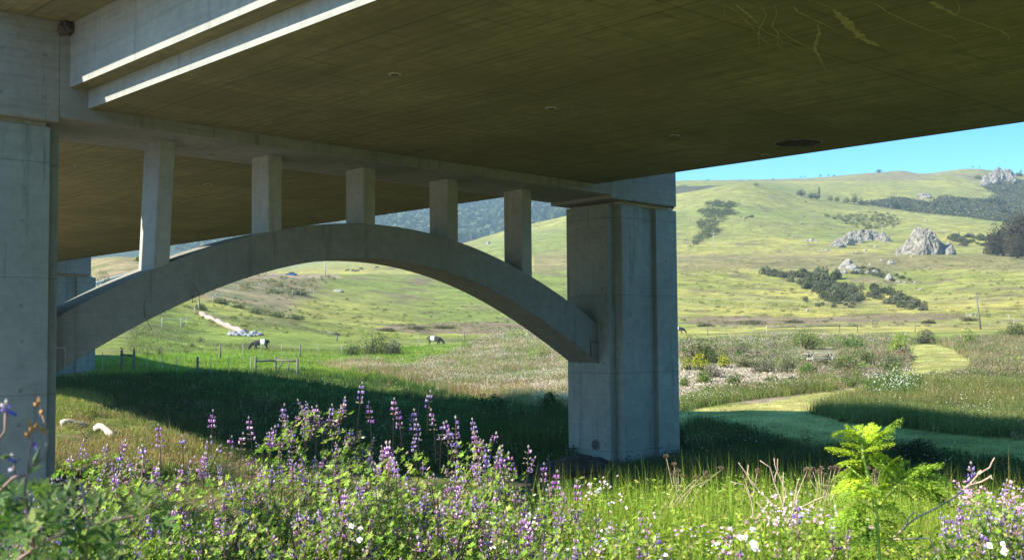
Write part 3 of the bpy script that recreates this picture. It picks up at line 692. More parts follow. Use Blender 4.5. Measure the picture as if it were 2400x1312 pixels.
# ------------------------------------------------------------------ rocks
M_rock = plain('grey_rock', (.30, .27, .235), .9, (.12, .11, .095), .7, .3)
M_palerock = plain('pale_rock', (.36, .33, .29), .9, (.16, .15, .13), 1.5, .1)
def rock_mesh(name, seed, sub=4, rough=.35, sx=1, sy=1, sz=1, mat=None, ridged=True, base=-.25):
    bm = bmesh.new(); bmesh.ops.create_icosphere(bm, subdivisions=sub, radius=1)
    off = Vector((seed*7.3, seed*3.1, seed*1.7))
    for v in bm.verts:
        p = v.co.copy(); d = p.normalized()
        r = 1+rough*mnoise.noise(p*1.3+off)
        if ridged: r += rough*.55*(1-2*abs(mnoise.noise(p*2.9+off)))*.8 + rough*.3*(1-2*abs(mnoise.noise(p*6.5+off)))+rough*.15*mnoise.noise(p*15+off)
        v.co = Vector((d.x*r*sx, d.y*r*sy, max(d.z, base)*r*sz))
    me = bpy.data.meshes.new(name); bm.to_mesh(me); bm.free()
    me.materials.append(mat or M_rock); return me
def rock_at(px, py, wpx, hpx, dmin, seed, label, group=None, mat=None, sub=4, rough=.35, depth=.8, name='rock', cat='rock'):
    P = H(px, py, dmin); d = math.hypot(P.x, P.y); m = pxm(d)
    me = rock_mesh(name, seed, sub, rough, 1, depth, 1, mat)
    o = bpy.data.objects.new(name, me); col.objects.link(o)
    o.location = P+Vector((0, 0, -.03*hpx*m)); o.scale = (wpx*m*.5*.85, wpx*m*.5*.85, hpx*m*.85)
    return tag(o, label, cat, group)
# the tall crag: one rock with a shoulder
def crag():
    P = H(2163, 596, 440); d = math.hypot(P.x, P.y); m = pxm(d)
    bm = bmesh.new()
    for k, (dx, w, h, dy) in enumerate(((0, 70, 64, 0), (-24, 44, 40, 1), (26, 50, 44, 1.5), (-42, 26, 22, 2), (48, 36, 26, 1), (66, 26, 30, 3), (12, 48, 54, -2), (-8, 34, 30, -4), (52, 20, 16, -4))):
        r = bmesh.ops.create_icosphere(bm, subdivisions=5, radius=1)
        off = Vector((k*5.1, 2.2*k, 9+k))
        for v in r['verts']:
            p = v.co.copy(); rr = .95+.25*mnoise.noise(p*1.2+off)+.16*(1-2*abs(mnoise.noise(p*2.6+off)))+.11*(1-2*abs(mnoise.noise(p*6+off)))+.05*mnoise.noise(p*16+off)
            z = max(p.z, -.2); tp = 1-.30*max(z, 0)
            v.co = Vector((p.x*rr*w*.5*m*tp+dx*m, p.y*rr*w*.45*m*tp+dy, z*rr*h*.80*m))
    me = bpy.data.meshes.new('crag'); bm.to_mesh(me); bm.free(); me.materials.append(M_rock)
    o = bpy.data.objects.new('rock_crag', me); col.objects.link(o); o.location = P
    tag(o, 'tall grey craggy rock tower standing alone on the brown hill shelf at right', 'rock')
crag()
for k, (px, py, w, h) in enumerate(((1962, 573, 26, 12), (1980, 568, 30, 18), (2000, 563, 34, 24), (2022, 558, 36, 24), (2044, 556, 30, 18), (2062, 556, 28, 14), (2078, 560, 18, 12))):
    rock_at(px, py+6, w*1.3, h*1.15, 480, 11+k, 'grey boulder of the low rock ridge left of the crag', 'boulders of the rock ridge on the hill', rough=.4)
k = 0
for (px, py, w, h) in ((1985, 628, 34, 18), (1998, 632, 26, 12), (1975, 640, 18, 8), (2040, 622, 8, 5), (2088, 618, 20, 8), (2032, 643, 16, 9), (2050, 642, 18, 10), (2084, 656, 20, 13), (2105, 661, 12, 5), (2120, 663, 10, 4), (2145, 664, 9, 5), (2010, 636, 14, 6), (2136, 602, 8, 4), (1968, 652, 9, 5), (2066, 612, 8, 4)):
    rock_at(px, py, w, h, 380, 40+k, 'pale stone in the scattered bushy outcrop below the ridge', 'pale stones of the bushy outcrop', M_palerock, 3, .4); k += 1
for (px, py, w, h) in ((1938, 588, 10, 5), (1928, 587, 6, 4), (2052, 580, 9, 5), (2027, 588, 10, 4), (1998, 594, 7, 3), (2008, 592, 6, 3), (2103, 600, 6, 3), (2170, 518, 8, 4), (2205, 509, 6, 3), (1890, 566, 10, 5), (1902, 565, 14, 6), (1912, 566, 9, 4)):
    rock_at(px, py, w, h, 440, 70+k, 'small pale stone lying in the hillside grass', 'small stones strewn over the hill', M_palerock, 2, .4); k += 1
rock_at(2157, 680, 12, 4, 300, 98, 'flat pale stone alone on the green slope right of the bushy outcrop', None, M_palerock, 3)
rock_at(1892, 730, 9, 7, 240, 99, 'small tan boulder on the yellow slope left of the hill scrub', None, M_palerock, 3)
rock_at(1826, 672, 6, 3, 300, 97, 'tiny white stone high on the yellow slope left of the hill scrub', None, M_palerock, 2)
rock_at(793, 684, 22, 7, 280, 96, 'pale flat rock on the green slope seen under the arch crown', None, M_palerock, 3)
rock_at(1145, 572, 12, 6, 500, 95, 'small white rock on the pale hill between the right spandrel columns', None, M_palerock, 3)
for k, (px, py, w, h) in enumerate(((2320, 432, 36, 22), (2340, 425, 34, 28), (2362, 422, 30, 24), (2310, 438, 22, 14), (2372, 430, 26, 16))):
    rock_at(px, py, w, h, 950, 120+k, 'blue grey rock of the outcrop high on the far right ridge', 'rocks of the far ridge outcrop', rough=.45)
rock_at(2164, 464, 34, 12, 950, 131, 'low grey rock mound on the far green slope above the dark scrub')

# ------------------------------------------------------------------ shrubs on the hills
OL = [(.095, .105, .045), (.13, .14, .06), (.07, .085, .038), (.15, .14, .085)]
GRN = [(.12, .20, .04), (.17, .26, .05), (.08, .14, .035)]
GRY = [(.16, .14, .13), (.12, .105, .10), (.19, .165, .14)]
YEL = [(.13, .17, .03), (.20, .21, .04), (.09, .13, .03)]
hillshrub = [shrub_mesh('hill_shrub', 520, .22, OL if k % 2 else OL+GRY[:1], seed=200+k, twig=False) for k in range(5)]
def shrubfield(poly, n, wpx, dmin, label, group, meshes, hr=1.05, dmax=1e9, cat='shrub', name='shrub'):
    P, px, py, d = scatter(poly, n, dmin, dmax)
    order = np.argsort(-d)
    for k in order:
        s = wpx*pxm(d[k])*.5*R.uniform(.7, 1.35)
        put(name, meshes[int(R.integers(len(meshes)))], P[k], s, label=label, cat=cat, group=group, sz=hr*R.uniform(.75, 1.3), sink=.12)
shrubfield([(1785, 640), (1850, 646), (1900, 642), (1950, 646), (2000, 680), (2020, 700), (2000, 714), (1950, 712), (1905, 688), (1860, 664), (1800, 650)], 95, 30, 300, 'dark olive shrub in the dense thicket running down the yellow hill', 'shrubs of the thicket on the near hill', hillshrub)
shrubfield([(2020, 672), (2088, 686), (2150, 712), (2168, 727), (2120, 725), (2060, 706), (2010, 688)], 36, 27, 290, 'dark shrub in the thicket tail leading down the right side of the yellow hill', 'shrubs of the thicket tail', hillshrub)
shrubfield([(1880, 700), (1960, 716), (2010, 712), (2004, 722), (1940, 722), (1880, 712)], 10, 15, 280, 'small shrub on the lower edge of the hill thicket', 'small shrubs under the thicket', hillshrub)
def thicket(name, poly, n, dmin, r, cols=OL, lf=.45, per=60):
    """scrub that has grown into one mass"""
    P, px, py, d = scatter(poly, n, dmin); acc = Acc()
    for p in P:
        q_ = domepts(per, r, r, r*.75, 5, int(R.integers(1e6)), .7)*R.uniform(.6, 1.3); leaves(acc, q_+p, lf, jitter(pick(cols, per), per, .2)*R.uniform(.7, 1.25), .7)
    tag(link(name, acc.mesh(name), M_leaf), kind='stuff')
thicket('hill_scrub', [(1655, 476), (1680, 472), (1725, 475), (1730, 480), (1715, 488), (1655, 486)], 90, 560, 2.6)
thicket('hill_scrub', [(1634, 496), (1660, 490), (1715, 492), (1728, 502), (1700, 508), (1675, 514), (1655, 512)], 130, 560, 2.6)
thicket('hill_scrub', [(1632, 522), (1690, 512), (1700, 515), (1672, 532), (1694, 540), (1672, 552), (1650, 562), (1618, 582), (1632, 560), (1645, 545)], 150, 540, 2.4)
thicket('hill_scrub', [(1925, 506), (1990, 505), (2040, 498), (2100, 502), (2115, 530), (2040, 540), (1990, 534), (1975, 520)], 150, 560, 2.2)
shrubfield([(1738, 510), (1772, 505), (1770, 510), (1740, 514)], 7, 11, 560, 'dark shrub in the small streak right of the gully', 'shrubs of the small streak', hillshrub, .6)
shrubfield([(1990, 626), (2040, 630), (2100, 645), (2140, 660), (2110, 662), (2050, 650), (2000, 642)], 26, 18, 380, 'dark green shrub among the pale stones of the outcrop', 'shrubs of the bushy outcrop', hillshrub, .7)
shrubfield([(2210, 562), (2240, 552), (2300, 556), (2330, 562), (2330, 577), (2230, 577)], 30, 22, 500, 'dark shrub in the low hedge right of the crag', 'shrubs of the hedge by the crag', hillshrub, .8)
shrubfield([(1600, 470), (1900, 470), (1980, 520), (1900, 570), (1600, 590)], 60, 5, 560, 'tiny dark shrub dotted over the big green hill', 'tiny shrubs on the big hill', hillshrub, .6)
shrubfield([(2250, 415), (2400, 412), (2400, 455), (2360, 460), (2335, 440)], 30, 20, 950, 'dark bush beside the far ridge outcrop', 'bushes by the far ridge outcrop', hillshrub, .8)
# dark chaparral sheet on the far slope: nobody could count it
acc = Acc()
P, px, py, d = scatter(SC_SLOPE, 6500, 720)
for k in range(8):
    m = len(P); leaves(acc, P+R.normal(size=(m, 3))*[2.0, 2.0, .6]+[0, 0, .8], 1.3, jitter(pick([(.12, .12, .075), (.15, .135, .09), (.09, .105, .06)], m), m, .25), .7)
tag(link('chaparral', acc.mesh('chaparral'), M_leaf), kind='stuff')
acc = Acc()
P, px, py, d = scatter([(380, 600), (380, 555), (700, 505), (1330, 440), (1330, 560), (900, 620), (700, 650)], 9000, 1500)
for k in range(3):
    m = len(P); leaves(acc, P+R.normal(size=(m, 3))*[7, 7, 2.5]+[0, 0, 4], 11.0, jitter(pick([(.06, .085, .05), (.08, .105, .06), (.05, .07, .045)], m), m, .2), .8)
tag(link('mountain_forest', acc.mesh('mountain_forest'), M_leaf), kind='stuff')

# ------------------------------------------------------------------ trees
def tree(px, py, wpx, hpx, dmin, label, group=None, cols=OL, seed=0, n=1500, flat=1.0, trunk=.3, leafk=.05, cat='tree', name='tree'):
    P = H(px, py, dmin); d = math.hypot(P.x, P.y); m = pxm(d); h = hpx*m; w = wpx*m
    t = empty(name, P, R.uniform(0, 6.28), label, cat, group)
    bm = bmesh.new(); rr = random.Random(seed)
    tube(bm, [(0, 0, -.3), (rr.uniform(-.02, .02)*h, 0, h*trunk), (rr.uniform(-.04, .04)*h, rr.uniform(-.04, .04)*h, h*.7)], [h*.045, h*.032, h*.012], 7)
    for k in range(6):
        a_ = k*1.05+rr.random(); z0 = h*(trunk*.8+.07*k)
        tube(bm, [(0, 0, z0), (math.cos(a_)*w*.2, math.sin(a_)*w*.2, z0+h*.1), (math.cos(a_)*w*.36, math.sin(a_)*w*.36, z0+h*.17)], [h*.02, h*.012, h*.005], 5)
    bm_obj('trunk', bm, M_bark, t)
    acc = Acc(); P_ = domepts(n, w*.5, w*.5, h*(1-trunk*.8)*flat, 11, seed, .6); P_[:, 2] += h*trunk*.75
    ck = (np.floor(P_[:, 0]*5/w)+7*np.floor(P_[:, 1]*5/w)+31*np.floor(P_[:, 2]*6/h)).astype(int)
    leaves(acc, P_, max(w, h)*leafk, jitter(pick(cols, n), n, .2)*(.65+.7*_h(ck, ck*5, seed))[:, None], .6)
    link('crown', acc.mesh('crown'), M_leaf, t)
    return t
BRN = [(.09, .075, .05), (.115, .09, .06), (.07, .065, .04)]
tree(2352, 600, 84, 72, 480, 'large round brown green tree left of its cluster at the right edge', cols=BRN, seed=1, n=9000, trunk=.08, leafk=.04)
tree(2392, 602, 76, 92, 480, 'tallest dark round tree cut by the right photo edge', cols=BRN, seed=2, n=9000, trunk=.08, leafk=.04)
tree(2385, 606, 44, 50, 470, 'smaller rounded tree in front of the tallest tree at right edge', cols=BRN, seed=3, n=6000, trunk=.08, leafk=.045)
for k, (px, py, w, h) in enumerate(((1878, 458, 30, 18), (1900, 464, 26, 18), (1915, 466, 22, 20), (1946, 469, 16, 14), (1962, 471, 18, 12), (1985, 474, 20, 14), (2002, 476, 26, 24), (2018, 478, 20, 18))):
    tree(px, py+3, w, h+3, 860, 'dark cypress in the row behind the shoulder of the big hill', 'cypresses behind the big hill', seed=20+k, n=700, trunk=.2, flat=.8, leafk=.07)
tree(1920, 466, 9, 32, 860, 'thin tall bare topped cypress rising above the cypress row', seed=31, n=260, trunk=.45, leafk=.05)
for k, (px, py, w, h) in enumerate(((1812, 421, 8, 5), (1886, 414, 6, 4), (1923, 413, 9, 7), (1942, 412, 8, 4), (1955, 412, 8, 4), (1877, 415, 6, 3), (2062, 403, 20, 7), (2393, 404, 9, 8), (1772, 434, 16, 7), (2280, 392, 6, 3), (2296, 392, 4, 3), (1660, 422, 8, 3), (1735, 422, 5, 3), (1758, 422, 5, 3))):
    tree(px, py+2, w, h+2, 1060 if py < 430 else 800, 'tiny windswept tree on the far skyline ridge', 'small trees along the skyline', seed=50+k, n=160, trunk=.2, flat=.8, leafk=.11)
for k, (px, py, w, h) in enumerate(((2100, 488, 34, 16), (2125, 490, 20, 14), (2318, 478, 22, 14), (2345, 482, 34, 22), (2322, 496, 14, 9), (2350, 500, 26, 20), (2385, 508, 18, 12), (2255, 502, 26, 12), (2352, 466, 10, 8), (2260, 472, 26, 10))):
    tree(px, py+2, w, h+2, 760, 'dark green bushy tree standing in the chaparral slope', 'trees in the chaparral', cols=[(.035, .055, .03), (.05, .07, .04)], seed=80+k, n=500, trunk=.15, flat=.9, leafk=.07)

# ------------------------------------------------------------------ poles and wires
def pole(px, py, top_py, dmin, label, mat=M_palewood, arms=1, r=.14, lean=0, dist=None):
    P = H(px, py, dmin); d = math.hypot(P.x, P.y); h = (py-top_py)*pxm(d)
    t = empty('utility_pole', P, math.atan2(P.y, P.x)-math.pi/2, label, 'utility pole')
    bm = bmesh.new(); tube(bm, [(0, 0, -.4), (lean*h, 0, h)], [r, r*.65], 8); bm_obj('pole_shaft', bm, mat, t)
    for k in range(arms):
        bm = bmesh.new(); z = h*(.96-.09*k); bbox(bm, lean*z-1.1, lean*z+1.1, -.1, .0, z-.07, z+.07); bm_obj('crossarm', bm, mat, t)
        for q_ in (-1, 1):
            bm = bmesh.new(); tube(bm, [(lean*z+q_*.95, -.05, z+.05), (lean*z+q_*.95, -.05, z+.28)], .05, 6); bm_obj('insulator', bm, M_metal, t)
    return t, P+Vector((0, 0, h*.96))
_, wA = pole(1673, 608, 545, 440, 'pale slender utility pole on the shelf below the big green hill')
_, wB = pole(2068, 566, 528, 470, 'pale pole half hidden behind the rock ridge', arms=1)
_, wC = pole(762, 650, 613, 300, 'pale pole by the dirt road seen under the arch crown', arms=0, r=.2)
_, wD = pole(2299, 772, 693, 190, 'dark leaning wooden pole without crossarm behind the mown path', M_wood, 0, .16, -.10)
def wire(a, b, sag, label, r=.012, group=None):
    pts = [a.lerp(b, t)+Vector((0, 0, -sag*4*t*(1-t))) for t in np.linspace(0, 1, 17)]
    bm = bmesh.new(); tube(bm, pts, r, 4); o = bm_obj('overhead_wire', bm, M_palewood); tag(o, label, 'wire', group)
wl0 = at(1500, 690, 226); wr0 = at(2299, 697, 205)
wire(wl0, at(2299, 699, math.hypot(wD.x, wD.y)), 1.0, 'upper thin overhead wire running left from the leaning pole', .018)
wire(at(1500, 702, 226), at(2297, 716, math.hypot(wD.x, wD.y)), 1.1, 'lower thin overhead wire running left from the leaning pole', .018)
wire(wB, at(2700, 566, 520), 1.5, 'faint far overhead wire crossing in front of the trees at right', .03)

# ------------------------------------------------------------------ fences
def post_to(parent, P, h, r=.07, mat=M_wood, name='fence_post', sides=8, lean=0):
    bm = bmesh.new(); a_ = random.uniform(-1, 1)*lean
    tube(bm, [(P.x, P.y, P.z-.3), (P.x+a_*h, P.y, P.z+h)], [r, r*.92], sides); return bm_obj(name, bm, mat, parent)
def rail_to(parent, A, B, r=.05, mat=M_wood, name='fence_rail'):
    bm = bmesh.new(); tube(bm, [A, B], r, 7); return bm_obj(name, bm, mat, parent)
def gpt(px, py, d):
    """a ground point on this photo column at distance d"""
    r = ray(px, py); a_ = math.atan2(r[0], r[1]); x, y = math.sin(a_)*d, math.cos(a_)*d; return G(x, y)
def fence(label, items, h=1.25, wires=3, wire_r=.006):
    """items: list of (px, py, dist or None, kind)"""
    t = empty('fence', (0, 0, 0), 0, label, 'fence')
    pts = []
    for px, py, d, kind in items:
        P = gpt(px, py, d) if d else H(px, py, 60)
        if kind == 'w': post_to(t, P, h, .085, M_wood)
        elif kind == 'p': post_to(t, P, h, .06, M_palewood)
        elif kind == 't': post_to(t, P, h*.95, .022, M_metal, 'metal_post', 5, .03)
        pts.append(P)
    for k in range(wires):
        z = h*(.92-.28*k)
        bm = bmesh.new(); tube(bm, [p+Vector((0, 0, z)) for p in pts], wire_r, 4); bm_obj('wire_strand', bm, M_wire, t)
    return t, pts
# near fence with its two braced ends
t, p = fence('near weathered pasture fence with thin metal posts and two braced timber ends behind the shadow', [
    (240, 870, 76, 't'), (285, 866, 76, 'w'), (314, 866, 74, 'w'), (345, 868, 75, 't'), (380, 868, 76, 't'), (415, 868, 78, 't'), (463, 868, 79, 'w'), (494, 868, 80, 't'), (536, 868, 82, 't'), (588, 868, 84, 't'),
    (599, 870, 85, 'w'), (646, 870, 86, 'w'), (697, 870, 85, 'w')])
for a_, b_, z in ((1, 2, .95), (10, 11, .9), (11, 12, 1.0)):
    rail_to(t, p[a_]+Vector((0, 0, z)), p[b_]+Vector((0, 0, z+.04)), .065)
rail_to(t, p[11]+Vector((.1, 0, .15)), p[11].lerp(p[12], .35)+Vector((0, 0, .95)), .05, M_wood, 'brace')
rail_to(t, p[11].lerp(p[12], .5)+Vector((.1, 0, .1)), p[11].lerp(p[12], .62)+Vector((0, 0, .95)), .05, M_wood, 'brace')
t, p = fence('second line of pasture fence posts behind the grazing belted cow', [(516, 836, 112, 'w'), (570, 828, 116, 't'), (612, 826, 118, 't'), (660, 822, 118, 't'), (703, 824, 117, 'w'), (745, 822, 120, 't'), (800, 818, 124, 't'), (870, 815, 130, 't'), (930, 812, 138, 't'),
    (980, 808, 148, 't'), (1088, 802, 155, 'w'), (1175, 795, 165, 'w'), (1300, 792, 178, 't')], 1.3)
t, p = fence('timber braced fence corner on the grassy left slope above the near fence', [(380, 772, None, 'p'), (424, 772, None, 'p'), (437, 767, None, 'p')], 1.45, 0)
rail_to(t, p[0]+Vector((0, 0, 1.2)), p[1]+Vector((0, 0, 1.15)), .05, M_palewood); rail_to(t, p[1]+Vector((0, 0, 1.1)), p[2]+Vector((0, 0, 1.3)), .05, M_palewood)
hf = [(456, 740, None, 'p'), (466, 726, None, 'p'), (480, 718, None, 't'), (499, 712, None, 'p'), (507, 702, None, 'p'), (520, 697, None, 't'), (535, 690, None, 't'), (548, 686, None, 't'), (558, 683, None, 'p'), (572, 680, None, 't'), (590, 679, None, 't'), (608, 676, None, 'p'), (632, 684, None, 't'), (650, 688, None, 'p'), (668, 692, None, 't'), (686, 694, None, 'p'), (704, 694, None, 't'), (720, 692, None, 'p'), (728, 691, None, 'p'), (735, 690, None, 'p'), (746, 682, None, 't'), (758, 672, None, 'p'), (768, 663, None, 't'), (780, 655, None, 'p'), (792, 650, None, 'p')]
t, p = fence('long pale post fence climbing the left hillside below the dirt road', hf, 1.35, 2, .012)
rail_to(t, p[3]+Vector((0, 0, 1.1)), p[4]+Vector((0, 0, 1.1)), .06, M_palewood)
ff = [(1620, 787, None, 't'), (1659, 786, None, 'w'), (1696, 785, None, 't'), (1731, 785, None, 't'), (1764, 785, None, 't'), (1797, 784, None, 'p'), (1865, 782, None, 'w'), (1932, 780, None, 't'), (1968, 779, None, 'w'), (2010, 779, None, 'w'), (2044, 780, None, 't'), (2079, 780, None, 't'), (2112, 780, None, 't'), (2145, 780, None, 'w'), (2173, 779, None, 't'), (2202, 779, None, 't'), (2232, 778, None, 't'), (2262, 777, None, 't'), (2320, 772, None, 't'), (2349, 768, None, 't'), (2377, 766, None, 'p'), (2440, 765, None, 'p')]
t, p = fence('long far pasture fence crossing the flat at right with dark timber rails in three places', ff, 1.5, 3, .01)
for a_, b_ in ((5, 6), (6, 8), (8, 9), (20, 21)): rail_to(t, p[a_]+Vector((0, 0, 1.15)), p[b_]+Vector((0, 0, 1.2)), .09)
t, p = fence('small pale braced fence end left of the leaning pole', [(2265, 748, None, 'p'), (2276, 749, None, 'p'), (2287, 745, None, 'p'), (2324, 746, None, 't'), (2365, 752, None, 'p')], 1.3, 2, .01)
rail_to(t, p[0]+Vector((0, 0, 1.0)), p[1]+Vector((0, 0, 1.0)), .07, M_palewood); rail_to(t, p[1]+Vector((0, 0, 1.0)), p[2]+Vector((0, 0, 1.0)), .07, M_palewood)
t, p = fence('faint far fence line along the foot of the big green hill', [(1590+k*18, 611-k*1.0, None, 't') for k in range(9)], 1.3, 2, .015)

# ------------------------------------------------------------------ cows
def cow_mat(name, belt):
    m, n, l, b = new_mat(name); b.inputs['Roughness'].default_value = .75
    tc = n.new('ShaderNodeTexCoord'); sx = n.new('ShaderNodeSeparateXYZ'); l.new(tc.outputs['Object'], sx.inputs[0])
    nz = n.new('ShaderNodeTexNoise'); nz.inputs['Scale'].default_value = 5; l.new(tc.outputs['Object'], nz.inputs['Vector'])
    ad = n.new('ShaderNodeMath'); ad.operation = 'MULTIPLY_ADD'; ad.inputs[1].default_value = .18; l.new(nz.outputs['Fac'], ad.inputs[0]); l.new(sx.outputs[0], ad.inputs[2])
    rp = n.new('ShaderNodeValToRGB'); rp.color_ramp.interpolation = 'CONSTANT'
    e = rp.color_ramp.elements; e[0].position = 0; e[0].color = (.012, .011, .012, 1); e[1].position = .5; e[1].color = (.72, .69, .63, 1) if belt else (.012, .011, .012, 1)
    q_ = e.new(.69); q_.color = (.012, .011, .012, 1)
    mr = n.new('ShaderNodeMapRange'); mr.inputs[1].default_value = -1.2; mr.inputs[2].default_value = 1.3; l.new(ad.outputs[0], mr.inputs[0])
    l.new(mr.outputs[0], rp.inputs['Fac']); l.new(rp.outputs['Color'], b.inputs['Base Color']); return m
M_cow, M_blackcow = cow_mat('belted_hide', True), cow_mat('black_hide', False)
M_horn = plain('hoof', (.05, .045, .04), .6)
def cow(P, rz, label, mat=M_cow, group=None, stride=.12, s=1.0):
    t = empty('cow', P, rz, label, 'cow', group); t.scale = (s, s, s)
    # head towards -x, grazing
    V = []; E = []; Rd = []
    def chain(pts, start=None):
        prev = start
        for (x, y, z, r, r2) in pts:
            V.append((x, y, z)); Rd.append((r, r2)); i = len(V)-1
            if prev is not None: E.append((prev, i))
            prev = i
        return prev
    hip = chain([(.62, 0, 1.06, .27, .30)])
    mid = chain([(.25, 0, .98, .31, .37), (-.15, 0, .98, .30, .37)], hip)
    sho = chain([(-.58, 0, 1.03, .23, .33)], mid)
    chain([(-.86, 0, .92, .16, .24), (-1.12, 0, .66, .115, .17), (-1.27, 0, .42, .11, .13), (-1.36, 0, .25, .085, .095), (-1.42, 0, .12, .075, .065)], sho)
    chain([(.88, 0, 1.10, .14, .2), (.985, 0, 1.08, .035, .035), (1.02, 0, .8, .022, .022), (1.03, 0, .5, .02, .02), (1.03, 0, .38, .045, .04)], hip)
    for sd_ in (-1, 1):
        k = stride*sd_
        chain([(-.55, sd_*.17, .74, .115, .13), (-.56+k*.4, sd_*.18, .44, .062, .065), (-.56+k, sd_*.18, .22, .042, .042), (-.56+k*1.2, sd_*.18, .05, .055, .05)], sho)
        chain([(.66, sd_*.18, .76, .14, .2), (.58-k*.3, sd_*.19, .52, .075, .09), (.74-k*.6, sd_*.19, .40, .05, .055), (.70-k, sd_*.19, .2, .04, .042), (.69-k*1.1, sd_*.19, .05, .055, .05)], hip)
    me = bpy.data.meshes.new('cow_body'); me.from_pydata(V, E, []); me.update()
    o = link('body', me, mat, t); o.modifiers.new('skin', 'SKIN'); sub = o.modifiers.new('sub', 'SUBSURF'); sub.levels = 2; sub.render_levels = 2
    for i, (a_, b_) in enumerate(Rd): me.skin_vertices[0].data[i].radius = (a_, b_)
    me.skin_vertices[0].data[0].use_root = True; o.modifiers['skin'].use_smooth_shade = True
    for sd_ in (-1, 1):
        bm = bmesh.new(); bmesh.ops.create_icosphere(bm, subdivisions=2, radius=1, matrix=Matrix.Translation((-1.17, sd_*.19, .55)) @ Matrix.Rotation(sd_*.5, 4, 'Z') @ Matrix.Diagonal((.04, .11, .05, 1)))
        bm_obj('ear', bm, M_blackcow, t, smooth=True)
    return t
P = gpt(611, 823, 132); cow(P, .12, 'black cow with a broad white belt grazing on the open pasture under the arch', s=.97)
P = gpt(1018, 806, 150); cow(P+Vector((0, 0, -.25)), math.pi-.25, 'belted cow half sunk in tall grass under the right half of the arch', s=1.0)
P = gpt(1590, 784, 216); cow(P, math.pi-.1, 'belted cow partly hidden behind the right edge of the big pier', s=1.05)
for k, (px, d) in enumerate(((815, 505), (828, 500), (838, 498), (846, 512), (884, 520))):
    cow(gpt(px, 636, d), R.uniform(-.6, .6)+(k % 2)*math.pi, 'tiny black cow grazing on the far pale slope under the arch crown', M_blackcow, 'far black cows', s=.85)

# ------------------------------------------------------------------ birds on posts
M_bird = plain('black_feathers', (.02, .02, .024), .5)
def bird(P, rz, label, s=1.0):
    t = empty('bird', P, rz, label, 'bird'); t.scale = (s, s, s)
    me = bpy.data.meshes.new('bird_body')
    me.from_pydata([(0, 0, .09), (-.05, 0, .13), (-.075, 0, .175), (.06, 0, .065), (.15, 0, .03), (-.115, 0, .172)], [(0, 1), (1, 2), (0, 3), (3, 4), (2, 5)], []); me.update()
    o = link('body', me, M_bird, t); o.modifiers.new('skin', 'SKIN'); q_ = o.modifiers.new('sub', 'SUBSURF'); q_.levels = 2; q_.render_levels = 2
    for i, r_ in enumerate((.05, .04, .032, .03, .012, .006)): me.skin_vertices[0].data[i].radius = (r_, r_)
    me.skin_vertices[0].data[0].use_root = True
    for sd_ in (-1, 1):
        bm = bmesh.new(); tube(bm, [(0, sd_*.02, .06), (-.005, sd_*.02, 0)], .005, 5); bm_obj('leg', bm, M_dark, t)
    return t
bird(gpt(285, 866, 76)+Vector((0, 0, 1.25)), .3, 'small black bird on the left post of the left fence brace', .9)
bird(gpt(314, 866, 74)+Vector((0, 0, 1.25)), 2.4, 'small black bird on the right post of the left fence brace', .9)
bird(bloc(29.82, 25.0, 4.60+cf(29.8)), 2.9, 'black bird sitting on the right top corner of the big pier', 1.1)

# ------------------------------------------------------------------ picnic table
P = gpt(1922, 824, 86)+Vector((0, 0, .25))
t = empty('picnic_table', P, .18, 'pale weathered picnic table standing in the bushes beyond the gravel', 'picnic table')
for k in range(4):
    bm = bmesh.new(); bbox(bm, -1.1, 1.1, -.4+k*.2, -.22+k*.2, .74, .78); bm_obj('top_plank', bm, M_palewood, t)
for sd_ in (-1, 1):
    bm = bmesh.new(); bbox(bm, -1.1, 1.1, sd_*.72-.13, sd_*.72+.13, .43, .47); bm_obj('bench', bm, M_palewood, t)
for x in (-.75, .75):
    for sd_ in (-1, 1):
        bm = bmesh.new(); tube(bm, [(x, sd_*.68, -.05), (x, sd_*.22, .74)], .05, 4); bm_obj('leg', bm, M_palewood, t)
    bm = bmesh.new(); bbox(bm, x-.03, x+.03, -.82, .82, .38, .43); bm_obj('cross_beam', bm, M_palewood, t)

# ------------------------------------------------------------------ barrier, car, chute, logs
t = empty('road_barrier', (0, 0, 0), 0, 'white concrete road barrier with square openings right of the distant pier', 'barrier')
A = gpt(216, 655, 205); B = gpt(312, 650, 232)
M_barr = plain('barrier_concrete', (.50, .52, .52), .8, (.38, .40, .40), 6)
dr = (B-A).normalized(); L = (B-A).length; nn = Vector((-dr.y, dr.x, 0)).normalized()
def slab(a_, b_, z0, z1, th=.15, name='barrier_panel', mat=M_barr):
    bm = bmesh.new(); q = [A+dr*a_-nn*th, A+dr*b_-nn*th, A+dr*b_+nn*th, A+dr*a_+nn*th]
    lo = [bm.verts.new(p_+Vector((0, 0, z0))) for p_ in q]; hi = [bm.verts.new(p_+Vector((0, 0, z1))) for p_ in q]
    bm.faces.new(lo[::-1]); bm.faces.new(hi)
    for i in range(4): bm.faces.new((lo[i], lo[(i+1) % 4], hi[(i+1) % 4], hi[i]))
    return bm_obj(name, bm, mat, t)
slab(0, L, -1.2, .35, .16, 'barrier_base'); slab(0, L, 1.15, 1.5, .14, 'top_rail')
x = 0
while x < L: slab(x, min(x+(.5 if x < L*.45 else 2.2), L), .35, 1.15, .12, 'baluster'); x += 2.6
P = gpt(683, 641, 338)
t = empty('parked_car', P+Vector((0, 0, -.35)), .15, 'small blue car on the dirt road glimpsed under the arch', 'car'); t.scale = (.8, .8, .8)
M_car = plain('blue_paint', (.08, .17, .34), .35); M_glass = plain('car_glass', (.03, .04, .05), .1); M_tyre = plain('tyre', (.03, .03, .03), .8)
bm = bmesh.new()
prof = [(-2.1, .35), (-2.1, .85), (-1.2, .98), (-.6, 1.42), (.9, 1.42), (1.5, 1.0), (2.1, .9), (2.1, .35)]
